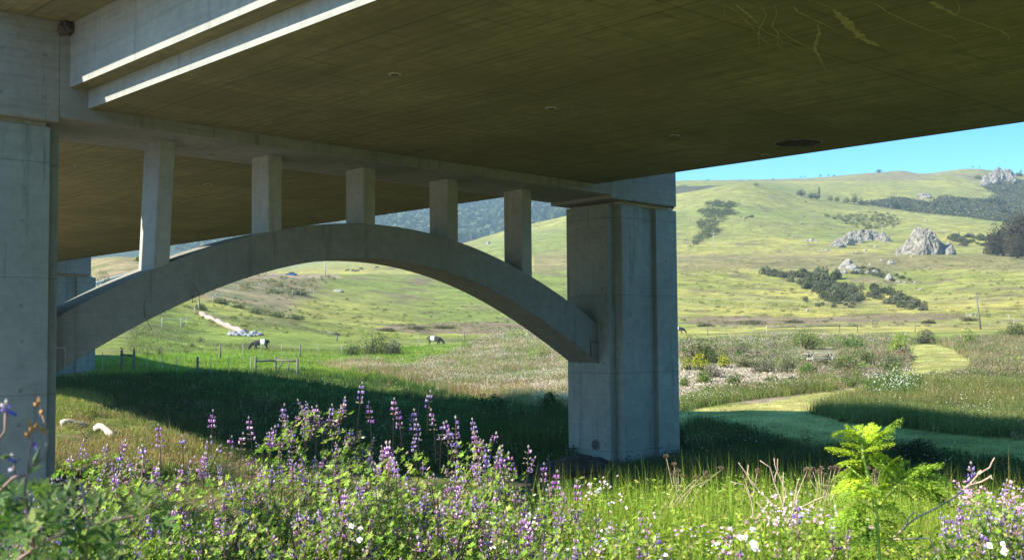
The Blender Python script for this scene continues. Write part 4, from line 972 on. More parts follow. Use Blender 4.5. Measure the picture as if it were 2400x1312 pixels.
lo = [bm.verts.new((x, -.85, z)) for x, z in prof]; hi = [bm.verts.new((x, .85, z)) for x, z in prof]
bm.faces.new(lo); bm.faces.new(hi[::-1])
for i in range(8): bm.faces.new((lo[i], hi[i], hi[(i+1) % 8], lo[(i+1) % 8]))
bmesh.ops.recalc_face_normals(bm, faces=bm.faces); bm_obj('car_body', bm, M_car, t)
for y in (-.865, .855):
    bm = bmesh.new(); bbox(bm, -.6, .95, y, y+.01, 1.02, 1.34); bm_obj('side_window', bm, M_glass, t)
for x in (-1.35, 1.35):
    for y in (-.9, .7):
        bm = bmesh.new(); tube(bm, [(x, y, .33), (x, y+.2, .33)], .33, 14); bm_obj('wheel', bm, M_tyre, t)
# drainage chute down the left slope
M_chute = plain('pinkish_erosion_mat', (.42, .31, .27), .9, (.24, .17, .14), 3, .05)
A, B = H(470, 737, 120), H(574, 781, 120)
pts = []
for tt in np.linspace(0, 1, 15):
    x_, y_ = A.x+(B.x-A.x)*tt, A.y+(B.y-A.y)*tt; pts.append(G(x_, y_)+Vector((0, 0, .12+.08*math.sin(tt*31))))
bm = bmesh.new(); tube(bm, pts, [.42+.1*math.sin(i*2.3) for i in range(15)], 9)
tag(bm_obj('drainage_chute', bm, M_chute), 'long pinkish lined drainage chute running down the left slope to the stone heap', 'drainage chute')
M_riprap = plain('riprap_stone', (.36, .36, .37), .9, (.16, .16, .17), 3, .05)
rk = [rock_mesh('riprap', 300+k, 2, .4, 1, .9, .8, M_riprap) for k in range(4)]
for k in range(46):
    P = H(R.uniform(538, 612), R.uniform(779, 788), 120); o = bpy.data.objects.new('stone', rk[k % 4]); col.objects.link(o); o.location = P+Vector((0, 0, .05))
    s = R.uniform(.16, .38); o.scale = (s, s, s); o.rotation_euler = (0, 0, R.uniform(0, 6)); tag(o, 'grey stone in the heap at the foot of the drainage chute', 'stone', 'stones of the heap under the chute')
t2 = [(444, 738), (452, 737), (462, 736), (468, 738)]
# bleached logs on the sunlit bank
M_log = plain('bleached_wood', (.62, .55, .48), .85, (.42, .35, .29), 14, .01)
def log(p0, p1, r, label, d0=None, bend=.06):
    A, B = H(*p0, 26), H(*p1, 26); bm = bmesh.new(); ps = []
    for tt in np.linspace(0, 1, 7):
        q_ = A.lerp(B, tt); ps.append(G(q_.x, q_.y)+Vector((0, 0, r*.7+.12+bend*math.sin(tt*5))))
    tube(bm, ps, [r*(1+.2*math.sin(i*1.7)) for i in range(7)], 9); tag(bm_obj('driftwood_log', bm, M_log), label, 'log')
log((142, 1004), (200, 1004), .10, 'straight bleached log on the sunlit bank behind the left pier')
log((224, 1018), (268, 1026), .12, 'crooked bleached log lying right of the straight one on the sunlit bank', bend=.12)
A = H(781, 800, 90)
bm = bmesh.new(); tube(bm, [A+Vector((-.8, 0, 1.3)), A+Vector((.9, 0, .85))], .12, 7); tube(bm, [A+Vector((.5, 0, -.2)), A+Vector((.55, 0, .98))], .09, 6)
tag(bm_obj('broken_branch', bm, M_wood), 'dark broken branch slanting above the bush left of the lone shrub under the arch', 'branch')

# ------------------------------------------------------------------ mid-distance shrubs beside the gravel and path
def bush(px, py, wpx, hpx, cols, label, n=900, dmin=30, top=None, ntop=0, leafpx=3.2, group=None, name='shrub', cat='shrub', seed=None, dist=None):
    P = gpt(px, py, dist) if dist else H(px, py, dmin); d = math.hypot(P.x, P.y); m = pxm(d)
    me = shrub_mesh(name, n, leafpx*m*1.0, cols, wpx*m*.5, wpx*m*.42, hpx*m, seed if seed is not None else int(px*7+py), None, top, ntop)
    return put(name, me, P, 1, 0, label, cat, group, sink=.05)
YF = [(.72, .62, .06), (.62, .58, .05)]; WF = [(.80, .74, .72), (.85, .78, .80)]; PK = [(.74, .52, .60), (.82, .68, .70), (.62, .40, .50)]
UM = [(.50, .55, .18), (.60, .62, .30)]
bush(1640, 848, 130, 62, OL+YEL, 'broad dark olive shrub directly right of the big pier', 2400, leafpx=4)
bush(1735, 836, 62, 38, GRY+OL[:1], 'round grey purple shrub between the yellow flowers and the tall grass', 1300)
bush(1640, 868, 60, 38, YEL, 'yellow flowering bush nearest the right pier', 900, top=YF, ntop=900)
bush(1700, 862, 46, 30, YEL, 'smaller yellow flowering bush right of the other yellow one', 600, top=YF, ntop=600)
bush(1610, 866, 50, 30, YEL, 'thin yellow flowering bush touching the pier edge', 600, top=YF, ntop=260)
bush(1672, 884, 80, 34, GRY, 'bare lilac grey bush at the gravel edge', 1600, leafpx=2.5)
bush(1650, 896, 62, 32, GRN+YEL, 'low bright green bush on the left of the gravel', 1200)
bush(1606, 905, 40, 26, GRN+YEL, 'low green bush on the gravel against the pier', 700)
bush(1725, 900, 60, 30, OL+GRN, 'dark green low bush in the middle of the gravel', 1300)
bush(1750, 860, 60, 26, OL, 'rounded olive bush left in the row behind the gravel', 1200)
bush(1795, 872, 74, 38, GRY+OL[:2], 'rounded grey green bush centre in the row behind the gravel', 1600)
bush(1850, 872, 70, 38, OL+GRY[:1], 'rounded olive bush right in the row behind the gravel', 1500)
bush(1810, 895, 50, 18, GRN+OL, 'flat dark bush on the right part of the gravel', 700)
bush(1890, 818, 110, 46, GRN+YEL, 'leafy green shrub with pale flower heads left of the picnic table', 2400, top=UM, ntop=160)
bush(1990, 820, 110, 34, GRN, 'wide green shrub behind the picnic table', 2000)
bush(1985, 876, 90, 48, GRN+OL+YEL, 'tall loose green shrub in front of the picnic table', 2600)
bush(1900, 882, 80, 30, GRN, 'bright green shrub below the picnic table left side', 1700)
bush(2030, 862, 110, 54, GRN+OL+YEL, 'large mixed green shrub left of the mown path', 2600)
bush(2090, 872, 70, 44, GRY+GRN, 'grey green shrub at the left edge of the mown path', 1500)
bush(2108, 828, 60, 48, [(.22, .32, .03), (.30, .38, .05)], 'bright lime green tall shrub at the path bend', 1600, top=UM, ntop=120)
bush(2112, 836, 30, 12, [(.35, .13, .05), (.28, .12, .04)], 'small rust red bush under the lime shrub', 260)
bush(2165, 806, 80, 32, GRY+OL, 'brown bramble heap closing the far end of the mown path', 1600)
bush(2272, 810, 50, 38, YEL, 'pale yellow flowering shrub right of the path bend', 900, top=UM, ntop=300)
bush(2380, 786, 90, 26, YEL+OL, 'dark yellow green bush at the right edge before the far fence', 1500)
bush(1985, 906, 60, 22, GRN+OL, 'low green bush on the bank above the path bend', 800)
bush(870, 830, 100, 52, OL+GRN[:1], 'lone dark rounded shrub under the arch left of the second cow', 2600, dmin=90, leafpx=3)
bush(925, 830, 60, 34, GRY+OL, 'grey twiggy shrub leaning on the lone dark shrub', 1300, dmin=90)
bush(820, 832, 60, 34, GRN+OL, 'thin green shrub left of the lone dark shrub', 900, dmin=90)
bush(712, 832, 0.1, 0.1, GRN, 'x', 5) if False else None
for k, (px, py, h) in enumerate(((1003, 852, 62), (1090, 826, 40), (1270, 845, 50), (1250, 855, 38), (1215, 792, 24), (1300, 800, 26))):
    bush(px, py, 34+k*4, h, [(.24, .33, .06), (.18, .26, .05)], 'tall pale green flowering umbel plant in the pink meadow', 500, dmin=60, top=UM, ntop=120, leafpx=2.6, group='umbel plants in the meadow', name='umbel_plant', cat='plant')
bush(637, 850, 34, 14, OL, 'small dark tussock left behind the near fence', 300, dmin=90, group=None) if False else None
for k, (px, py) in enumerate(((373, 832), (372, 826), (345, 833), (436, 828), (470, 800), (450, 812))):
    bush(px, py, 26, 14, OL, 'small dark rush tussock in the pasture behind the left fence brace', 260, dmin=85, group='rush tussocks in the pasture', name='tussock', cat='plant', leafpx=2)
bush(1650, 776, 150, 0.1, OL, 'x', 5) if False else None
for k, (px, py, w, h) in enumerate(((520, 712, 60, 14), (560, 722, 50, 12), (600, 735, 70, 14), (650, 742, 60, 12), (690, 748, 60, 12), (470, 726, 40, 14), (700, 690, 80, 14), (260, 690, 90, 34), (300, 672, 60, 30), (240, 676, 50, 40), (360, 720, 50, 30))):
    bush(px, py, w, h, OL+GRN[:1], 'dark low shrub on the left slope near the hillside fence', 700, dmin=150, group='low shrubs of the left slope', leafpx=3)
bush(325, 612, 40, 10, YEL, 'yellow bush on top of the left bank', 500, dmin=260, top=YF, ntop=200)
for k, (px, py, w, h) in enumerate(((905, 776, 60, 8), (980, 772, 70, 9), (1040, 770, 60, 8), (1760, 760, 90, 10), (1850, 757, 80, 8), (2180, 758, 40, 8), (2270, 752, 60, 8), (1650, 765, 60, 8))):
    bush(px, py, w, h, BRN+OL, 'brown green sedge clump at the foot of the hills', 1500, dmin=180, group='sedge clumps at the hill foot', name='sedge_clump', cat='plant', leafpx=2.2)

# ------------------------------------------------------------------ meadow cover, stuff
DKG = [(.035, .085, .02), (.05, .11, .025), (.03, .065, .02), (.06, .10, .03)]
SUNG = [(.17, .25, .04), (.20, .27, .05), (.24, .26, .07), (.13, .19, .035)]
TAN = [(.34, .26, .15), (.26, .20, .11), (.20, .20, .08)]
def pier_mask(P):
    v = P[:, 0]*math.sin(PSI)+P[:, 1]*math.cos(PSI); u = -P[:, 0]*math.cos(PSI)+P[:, 1]*math.sin(PSI)
    k = np.ones(len(P), bool)
    for a_, b_ in ((6.3, 9.6), (26.9, 30.2)):
        for du in (0, 47.6): k &= ~((v > a_-.05) & (v < b_+.05) & (u > 24.85+du) & (u < 27.1+du))
    return k
def meadow(name, poly, n, hgt, w, cols, nb=8, lean=.4, avoid=(), dmin=26, dmax=1e9, spread=.22, flowers=None, nf=0, fs=.035, wts=None, patch=None, fthr=.47):
    P, px, py, d = scatter(poly, n, dmin, dmax, avoid)
    k = pier_mask(P)
    if patch: k &= fbm(P[:, 0]/patch[0], P[:, 1]/patch[0], 5) > patch[1]
    P = P[k]; d = d[k]
    acc = Acc(); m = len(P)
    h = hgt*(.55+.9*fbm(P[:, 0]/3, P[:, 1]/3, 71))
    tone = (.62+.76*fbm(P[:, 0]/4.5, P[:, 1]/4.5, 91))[:, None]*(1+(fbm(P[:, 0]/8, P[:, 1]/8, 15)-.5)[:, None]*[[.7, 0, .3]])
    blades(acc, P, h, np.maximum(w, d*.00035), jitter(pick(cols, m, wts), m, .2)*tone, nb, spread, lean)
    q_ = max(1, m//2); leaves(acc, P[:q_]+np.stack([R.normal(size=q_)*.2, R.normal(size=q_)*.2, h[:q_]*R.uniform(.3, .95, q_)], 1), max(.07, w*5), jitter(pick(cols, q_, wts), q_, .2), .5)
    if nf:
        idx_ = R.integers(0, m, nf); Q = P[idx_]+np.stack([R.normal(size=nf)*.25, R.normal(size=nf)*.25, h[idx_]*R.uniform(.75, 1.15, nf)], 1)
        cl = fbm(Q[:, 0]/2.2, Q[:, 1]/2.2, 33); Q = Q[cl > fthr]
        dots(acc, Q, np.maximum(fs, np.hypot(Q[:, 0], Q[:, 1])*.0005), jitter(pick(flowers, len(Q)), len(Q), .08))
    tag(link(name, acc.mesh(name), M_leaf), kind='stuff')
LIT_L = [(96, 925), (180, 925), (300, 960), (420, 1010), (540, 1075), (640, 1110), (96, 1110)]
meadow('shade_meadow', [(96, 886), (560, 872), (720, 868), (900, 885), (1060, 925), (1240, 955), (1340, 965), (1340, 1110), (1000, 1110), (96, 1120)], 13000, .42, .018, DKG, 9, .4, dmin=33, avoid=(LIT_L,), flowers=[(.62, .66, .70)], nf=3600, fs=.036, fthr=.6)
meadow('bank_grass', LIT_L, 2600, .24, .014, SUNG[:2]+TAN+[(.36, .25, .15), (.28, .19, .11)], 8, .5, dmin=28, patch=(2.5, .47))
meadow('bank_weeds', [(96, 925), (200, 925), (260, 945), (170, 985), (96, 1000)], 1300, .4, .02, SUNG[:3]+TAN[:1], 8, .5, dmin=28)
meadow('bank_weeds', [(300, 1000), (420, 1010), (560, 1080), (300, 1100), (180, 1050)], 900, .28, .02, SUNG[:2]+TAN+[(.36, .25, .15)], 8, .5, dmin=27, patch=(3, .5))
meadow('pasture_grass', [(222, 838), (560, 822), (740, 820), (900, 815), (1330, 800), (1330, 880), (960, 900), (700, 875), (222, 880)], 9000, .28, .014, [(.17, .28, .03), (.20, .30, .04), (.14, .22, .03)], 7, .5, dmin=60)
meadow('pasture_tussocks', [(300, 772), (560, 742), (1330, 760), (1330, 812), (740, 822), (300, 835)], 3000, .30, .02, SUNG+OL, 7, .6, dmin=90, patch=(12, .47))
meadow('pink_flower_meadow', [(745, 858), (860, 845), (960, 862), (1060, 830), (1130, 795), (1180, 778), (1335, 790), (1335, 970), (1200, 945), (1040, 915), (900, 882)], 9000, .62, .018, TAN+SUNG[:2]+[(.36, .25, .21), (.40, .30, .26), (.33, .22, .18)], 8, .4, dmin=45, flowers=[(.80, .62, .60), (.76, .60, .58), (.70, .48, .50), (.82, .72, .68)], nf=20000, fs=.045)
meadow('pink_flower_meadow', [(1590, 800), (1700, 790), (1900, 785), (2130, 790), (2120, 812), (1900, 812), (1740, 820), (1590, 820)], 3400, .55, .02, TAN+SUNG[:2]+OL+[(.38, .28, .24)], 8, .4, dmin=80, flowers=[(.78, .60, .58), (.80, .68, .66), (.66, .50, .50)], nf=5200, fs=.055, fthr=.52)
meadow('path_side_grass', [(1598, 940), (1640, 925), (1700, 918), (1800, 908), (1880, 892), (1960, 885), (2010, 900), (1950, 915), (1800, 932), (1700, 945), (1640, 955), (1598, 965)], 3400, .42, .018, OL+SUNG+TAN[:1], 9, .4, dmin=40, flowers=WF, nf=900)
meadow('flat_scrub_grass', [(1592, 812), (2120, 800), (2130, 880), (2050, 900), (1900, 890), (1840, 868), (1700, 850), (1592, 850)], 6200, .5, .02, OL+SUNG[:2]+TAN+[(.40, .30, .26), (.36, .27, .22), (.32, .26, .20)]*2, 8, .4, dmin=60, flowers=WF+PK, nf=1500, avoid=(PATH, GRAVEL, [(1880, 800), (1965, 800), (1965, 850), (1880, 850)]))
meadow('tall_island_grass', [(1905, 968), (1960, 945), (2040, 918), (2110, 900), (2200, 893), (2410, 885), (2410, 1028), (2250, 1018), (2130, 1002), (2000, 990)], 8500, .66, .018, [(.15, .18, .05), (.19, .20, .06), (.26, .22, .11), (.10, .13, .04)], 9, .35, dmin=40, avoid=(), flowers=WF, nf=600)
meadow('white_flower_clump', [(2030, 915), (2080, 900), (2150, 903), (2150, 945), (2060, 945)], 700, .9, .02, DKG+GRN, 9, .4, dmin=40, flowers=WF, nf=450, fs=.06)
meadow('right_flank_grass', [(2295, 855), (2240, 822), (2180, 800), (2290, 790), (2410, 790), (2410, 900), (2160, 902), (2270, 872)], 6000, .55, .02, [(.17, .19, .06), (.25, .22, .12), (.13, .15, .045), (.32, .25, .16), (.30, .22, .16)], 9, .35, dmin=55, avoid=())
meadow('path_turf', PATH, 9000, .055, .012, [(.38, .34, .10), (.25, .26, .06), (.44, .38, .15), (.30, .24, .12)], 6, .8, dmin=29, dmax=135, spread=.3)
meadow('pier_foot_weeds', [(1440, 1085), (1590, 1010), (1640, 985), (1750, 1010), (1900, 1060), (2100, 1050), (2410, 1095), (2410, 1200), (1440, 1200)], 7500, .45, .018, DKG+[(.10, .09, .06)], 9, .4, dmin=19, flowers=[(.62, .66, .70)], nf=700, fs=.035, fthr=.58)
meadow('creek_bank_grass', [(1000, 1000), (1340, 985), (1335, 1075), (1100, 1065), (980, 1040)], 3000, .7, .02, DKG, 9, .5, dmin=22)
meadow('hill_grass', [(1590, 600), (2410, 600), (2410, 745), (1590, 745)], 9000, .35, .05, [(.20, .23, .05), (.12, .17, .04), (.24, .22, .06)], 5, .8, dmin=230, dmax=480, spread=.8, patch=(14, .5))
# tangled weeds, low brush and dead stalks that break up the grass
def weedmass(name, poly, n, dmin, r, cols, lf, per=90, avoid=(), hz=.8, dmax=1e9):
    P, px, py, d = scatter(poly, n, dmin, dmax, avoid); P = P[pier_mask(P)]; acc = Acc()
    k = fbm(P[:, 0]/3.0, P[:, 1]/3.0, 66) > .46; P = P[k]
    for p in P:
        s_ = r*R.uniform(.5, 1.3); q_ = domepts(per, s_, s_, s_*hz, 5, int(R.integers(1e6)), .7)
        c_ = np.array(cols[int(R.integers(len(cols)))])*R.uniform(.75, 1.3); leaves(acc, q_+p, lf*R.uniform(.7, 1.3), jitter(c_, per, .2), .5)
        if R.random() < .35: blades(acc, p[None]+R.normal(size=(4, 3))*[.3*r, .3*r, 0], s_*1.5, lf*.18, jitter((.30, .22, .14), 4, .2), 3, .2*r, .4)
    tag(link(name, acc.mesh(name), M_leaf), kind='stuff')
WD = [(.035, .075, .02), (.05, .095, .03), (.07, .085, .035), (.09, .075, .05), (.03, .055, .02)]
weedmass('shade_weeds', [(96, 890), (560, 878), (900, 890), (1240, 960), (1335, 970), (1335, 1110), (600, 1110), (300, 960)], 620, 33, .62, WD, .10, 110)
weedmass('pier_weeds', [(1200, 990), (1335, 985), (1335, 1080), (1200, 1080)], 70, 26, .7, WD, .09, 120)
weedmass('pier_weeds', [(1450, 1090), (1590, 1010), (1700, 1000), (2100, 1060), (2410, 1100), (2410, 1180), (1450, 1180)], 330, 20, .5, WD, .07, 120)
weedmass('lit_bank_weeds', LIT_L, 420, 27, .36, [(.20, .28, .05), (.26, .24, .10), (.34, .25, .15), (.15, .22, .04), (.36, .30, .20)], .06, 90)
weedmass('brush', [(1595, 800), (1880, 800), (2130, 800), (2135, 850), (2120, 880), (2040, 892), (1960, 890), (1880, 868), (1800, 850), (1595, 835)], 260, 60, .95, [(.14, .19, .05), (.20, .24, .07), (.22, .18, .15), (.27, .21, .18), (.10, .13, .05), (.24, .22, .12)], .16, 150, avoid=(PATH, [(1885, 800), (1962, 800), (1962, 852), (1885, 852)]))
weedmass('path_edge_brush', [(1598, 932), (1640, 922), (1700, 915), (1800, 905), (1880, 890), (1990, 880), (2012, 900), (1950, 914), (1800, 930), (1700, 944), (1598, 962)], 240, 40, .55, [(.14, .18, .05), (.20, .22, .07), (.27, .22, .13), (.10, .13, .04)], .10, 110)
weedmass('path_edge_brush', [(1905, 972), (1960, 942), (2040, 915), (2110, 896), (2410, 880), (2410, 1032), (2250, 1022), (2130, 1006), (2000, 993)], 420, 40, .6, [(.12, .16, .04), (.17, .19, .06), (.24, .20, .11), (.09, .12, .035)], .10, 90)
weedmass('flank_brush', [(2300, 850), (2240, 818), (2190, 797), (2410, 790), (2410, 895), (2165, 900), (2285, 868)], 330, 55, .7, [(.17, .20, .06), (.28, .22, .15), (.22, .20, .10), (.12, .15, .05), (.33, .25, .20)], .13, 110)
weedmass('meadow_weeds', [(745, 862), (960, 866), (1060, 832), (1180, 782), (1335, 792), (1335, 965), (1200, 940), (900, 885)], 330, 45, .6, [(.17, .26, .05), (.34, .25, .20), (.38, .28, .24), (.24, .22, .10), (.14, .2, .05)], .11, 100)
weedmass('hillside_tussocks', [(560, 640), (800, 650), (700, 700), (560, 680)], 240, 200, 1.1, [(.28, .21, .12), (.17, .18, .07), (.33, .26, .17), (.10, .13, .05)], .30, 60)
weedmass('hillside_tussocks', [(300, 700), (460, 690), (780, 700), (1330, 700), (1330, 760), (900, 800), (400, 760)], 420, 110, .7, [(.17, .20, .06), (.24, .22, .09), (.12, .15, .05)], .2, 50, hz=.4)
weedmass('hillside_tussocks', [(1592, 610), (2410, 610), (2410, 770), (1592, 770)], 520, 200, 1.1, [(.22, .23, .07), (.16, .18, .06), (.26, .22, .11)], .32, 46, hz=.35)
# gravel stones
acc = Acc(); P, px, py, d = scatter(GRAVEL, 5200, 40)
leaves(acc, P+[0, 0, .04], .13, jitter(pick([(.46, .38, .31), (.36, .28, .22), (.56, .48, .42)], len(P)), len(P), .15), .9, .1)
tag(link('gravel_stones', acc.mesh('gravel_stones'), M_leaf), kind='stuff')
# ------------------------------------------------------------------ creek boulder
o = rock_at(1352, 1108, 210, 42, 18, 401, 'dark flat boulder at the creek edge against the foot of the big pier', None, plain('dark_wet_rock', (.045, .035, .032), .8, (.02, .017, .015), 2, .1), 4, .35, .7)
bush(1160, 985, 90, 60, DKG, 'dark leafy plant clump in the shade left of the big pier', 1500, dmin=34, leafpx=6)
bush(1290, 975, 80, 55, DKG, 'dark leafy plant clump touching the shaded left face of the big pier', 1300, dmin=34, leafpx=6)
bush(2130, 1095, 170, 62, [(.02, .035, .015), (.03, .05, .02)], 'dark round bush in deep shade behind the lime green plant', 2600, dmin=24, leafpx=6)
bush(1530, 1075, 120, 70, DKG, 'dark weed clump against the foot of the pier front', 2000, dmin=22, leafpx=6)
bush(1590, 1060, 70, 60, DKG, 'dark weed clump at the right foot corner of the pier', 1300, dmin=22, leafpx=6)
# ------------------------------------------------------------------ foreground lupines
def palmates(acc, P, N, size, C, nl=7, up=.35, asp=.2):
    """palmate leaves: nl narrow leaflets fanning from each point P round the axis N"""
    n = len(P); N = N/np.linalg.norm(N, axis=1)[:, None]
    t = np.cross(N, R.normal(size=(n, 3))); t /= np.linalg.norm(t, axis=1)[:, None]; b = np.cross(N, t)
    s = np.broadcast_to(size, (n,))*R.uniform(.7, 1.25, n)
    for k in range(nl):
        a_ = 2*math.pi*(k+R.uniform(-.15, .15, n))/nl
        d = t*np.cos(a_)[:, None]+b*np.sin(a_)[:, None]; d = d+N*(up+R.normal(size=(n, 1))*.18); d /= np.linalg.norm(d, axis=1)[:, None]
        w = np.cross(d, N); w /= np.linalg.norm(w, axis=1)[:, None]
        L = s[:, None]*R.uniform(.75, 1.1, (n, 1))*.5
        V = np.stack([P, P+d*L*.55+w*L*asp, P+d*L, P+d*L*.55-w*L*asp], 1).reshape(-1, 3); i = np.arange(n)[:, None]*4
        acc.add(V, np.concatenate([i+[[0, 1, 2]], i+[[0, 2, 3]]], 0), np.repeat(np.clip(C*R.uniform(.8, 1.2, (n, 1)), 0, 1), 4, 0))
def ellips(acc, c, ax, L, W, colr):
    """little six-point body, long along ax"""
    ax = np.array(ax, float); ax /= np.linalg.norm(ax); p = np.cross(ax, [.3, .5, .81]); p /= np.linalg.norm(p); q_ = np.cross(ax, p)
    c = np.array(c, float); ring = [c+(p*math.cos(t_)+q_*math.sin(t_))*W*.5 for t_ in (0, 1.57, 3.14, 4.71)]
    V = np.array([c-ax*L*.5]+ring+[c+ax*L*.5])
    T = np.array([(0, 2, 1), (0, 3, 2), (0, 4, 3), (0, 1, 4), (5, 1, 2), (5, 2, 3), (5, 3, 4), (5, 4, 1)])
    acc.add(V, T, np.tile(colr, (6, 1)))
def stemq(acc, pts, r, c):
    pts = np.array(pts, float)
    for k in range(3):
        o1 = np.array([math.cos(k*2.09), math.sin(k*2.09), 0])*r; o2 = np.array([math.cos(k*2.09+2.09), math.sin(k*2.09+2.09), 0])*r
        for A, B in zip(pts[:-1], pts[1:]):
            acc.add(np.array([A+o1, A+o2, B+o2*.8, B+o1*.8]), np.array([(0, 1, 2), (0, 2, 3)]), np.tile(c, (4, 1)))
def spike_mesh(seed, stem=.20, whorls=6, hue=0, dried=0.0):
    rr = random.Random(seed); acc = Acc(); bx, by = rr.uniform(-.03, .03), rr.uniform(-.03, .03)
    top = stem+whorls*.026
    f = lambda z: np.array([bx*(z/top)**2, by*(z/top)**2, z])
    stemq(acc, [f(z) for z in np.linspace(0, top, 6)], .0028, (.26, .15, .13))
    pur = [((.40, .15, .52), (.76, .58, .82)), ((.30, .18, .55), (.66, .58, .84)), ((.47, .18, .52), (.82, .66, .82))][hue]
    for w in range(whorls):
        z = stem+w*.026+rr.uniform(-.004, .004); n_ = rr.choice((4, 5, 6)); rad = .0175*(1-.45*w/whorls)
        for k in range(n_):
            if rr.random() < .12: continue
            a_ = 6.283*k/n_+w*.7+rr.uniform(-.2, .2); dx, dy = math.cos(a_), math.sin(a_)
            c = f(z)+np.array([dx*rad, dy*rad, .002])
            if rr.random() < dried or (w < whorls*.5 and rr.random() < .5):
                ellips(acc, c, (dx, dy, rr.uniform(-.1, .9)), .018, .007, (.48, .36, .27) if rr.random() < .7 else (.30, .29, .20)); continue
            j = rr.uniform(.75, 1.25)
            ellips(acc, c, (dx, dy, rr.uniform(-.2, .4)), .0165, .009, tuple(x*j for x in pur[0]))
            ellips(acc, c+np.array([0, 0, .007]), (dx*.5, dy*.5, 1), .016, .009, tuple(min(.9, x*j) for x in pur[1]) if rr.random() < .5 else tuple(x*1.3*j for x in pur[0]))
    ellips(acc, f(top)+np.array([0, 0, .006]), (0, 0, 1), .022, .013, (.50, .40, .42))
    return acc.mesh('flower_spike')
spikes = [spike_mesh(500+k, random.uniform(.04, .10), random.randint(2, 5), k % 3, .2 if k < 8 else .7) for k in range(12)]
for m_ in spikes: m_.materials.append(M_petal)
LUPG = [(.20, .31, .035), (.27, .38, .05), (.14, .22, .03), (.33, .40, .09), (.08, .13, .02)]
def lupine_foliage(seed, r=.75, h=1.2, n=6200, cols=LUPG, size=.050):
    acc = Acc(); P = domepts(n, r, r, h, 12, seed, .80); P = P[P[:, 2] > h*.12]
    N = P/[r*r, r*r, h*h]*.6+np.array([0, 0, .4])+np.array(tos)*1.1; N = N+R.normal(size=N.shape)*.45
    ck = (np.floor(P[:, 0]*7)+7*np.floor(P[:, 1]*7)+31*np.floor(P[:, 2]*8)).astype(int)
    palmates(acc, P, N, size, jitter(pick(cols, len(P)), len(P), .15)*(.75+.5*_h(ck, ck*5, seed))[:, None])
    m = 1100; Q = domepts(m, r*.95, r*.95, h*.97, 12, seed, .8); leaves(acc, Q, .03, jitter(pick([(.42, .31, .20), (.34, .22, .16), (.50, .42, .33)], m), m, .2), .45, .3)
    for k in range(26):
        a_ = k*.7; e = R.uniform(.3, .95); tip = np.array([math.cos(a_)*r*e*.8, math.sin(a_)*r*e*.8, h*(1-.35*e)])
        stemq(acc, [(0, 0, 0), tip*.5+[0, 0, h*.08], tip], .006, (.20, .14, .10))
    me = acc.mesh('lupine_foliage'); me.materials.append(M_leaf)
    zt = P
    return me, P
variants = [lupine_foliage(600+k) for k in range(4)]
nspk = 0
def lupine(px, dist, top, s, label, v=0, nsp=40, tall=(), spk=None, group='lupine bushes of the foreground'):
    b_ = gpt(px, 1200, dist); ztop = at(px, top, dist).z; h = ztop-b_.z
    t = empty('lupine_bush', b_, 0, label, 'bush', group)
    me, P = variants[v]; kz = h/1.2
    o = bpy.data.objects.new('foliage', me); col.objects.link(o); o.parent = t; o.scale = (s, s, kz)
    up_ = P[(P[:, 2] > .72) ]
    up_ = up_[R.permutation(len(up_))[:int(nsp*2.6)]]
    for p in up_:
        o = bpy.data.objects.new('flower_spike', (spk or spikes)[int(R.integers(len(spk or spikes)))]); col.objects.link(o); o.parent = t
        o.location = (p[0]*s, p[1]*s, p[2]*kz-.05); q_ = R.uniform(.6, 1.05); o.scale = (q_, q_, q_)
        o.rotation_euler = (R.normal()*.26-p[1]*.3, R.normal()*.26+p[0]*.35, R.uniform(0, 6.28))
    for (tx, ty) in tall:
        tip = at(tx, ty, dist-.05); hgt = R.uniform(.24, .34)
        o = bpy.data.objects.new('flower_spike', spike_mesh(int(tx), hgt*.62, max(3, int(hgt*.38/.026)), int(tx) % 3, .25)); o.data.materials.append(M_petal); col.objects.link(o); o.parent = t
        o.location = tip-b_-Vector((0, 0, hgt)); o.rotation_euler = (R.normal()*.05, R.normal()*.05, 0)
    return t
lupine(850, 6.5, 1003, .92, 'tallest purple flowering lupine bush in the middle of the foreground', 0, 80, ((835, 895), (775, 940), (920, 935), (970, 958), (1000, 914), (1020, 958), (740, 950), (870, 942), (760, 965), (945, 955), (985, 975), (715, 975)))
lupine(610, 6.3, 1068, .8, 'purple flowering lupine bush left of the tallest one', 1, 52, ((655, 943), (590, 972), (495, 955), (630, 1000), (560, 1010), (525, 1015), (690, 1010)))
lupine(1070, 6.1, 1075, .72, 'purple flowering lupine bush right of the tallest one', 2, 60, ((1050, 988), (1060, 1000), (1030, 985), (1075, 1035), (1110, 1070)))
lupine(350, 6.1, 1108, .85, 'bushy lupine with purple flowers below the sunlit bank', 3, 80, ((378, 990), (430, 1010), (475, 1015), (340, 1040), (265, 1060), (300, 1075)))
lupine(120, 5.7, 1130, .7, 'purple lupine in front of the left pier', 1, 60)
lupine(1250, 5.7, 1140, .6, 'purple lupine at the edge of the green weeds', 0, 46, ((1141, 1038), (1185, 1068), (1208, 1060), (1232, 1040), (1275, 1080), (1352, 1128), (1290, 1100)))
lupine(760, 5.2, 1135, .85, 'leafy lupine at the front centre with a few bluish flowers', 2, 26)
lupine(480, 5.1, 1160, .8, 'leafy green lupine at the front left of centre', 0, 16)
lupine(1010, 5.0, 1165, .75, 'front lupine with purple flowers right of centre', 3, 44)
lupine(1290, 4.8, 1215, .6, 'low front lupine with pale flowers beside the white radish flowers', 1, 40)
lupine(210, 4.7, 1190, .65, 'dense leafy lupine at the bottom left', 2, 12)
lupine(2300, 5.3, 1205, .55, 'blue flowering lupine right of the lime green plant', 1, 52, ((2250, 1180), (2320, 1190), (2375, 1210)), spikes[1::3])
lupine(2410, 4.9, 1215, .5, 'blue flowering lupine cut by the right photo edge', 3, 40, (), spikes[1::3])
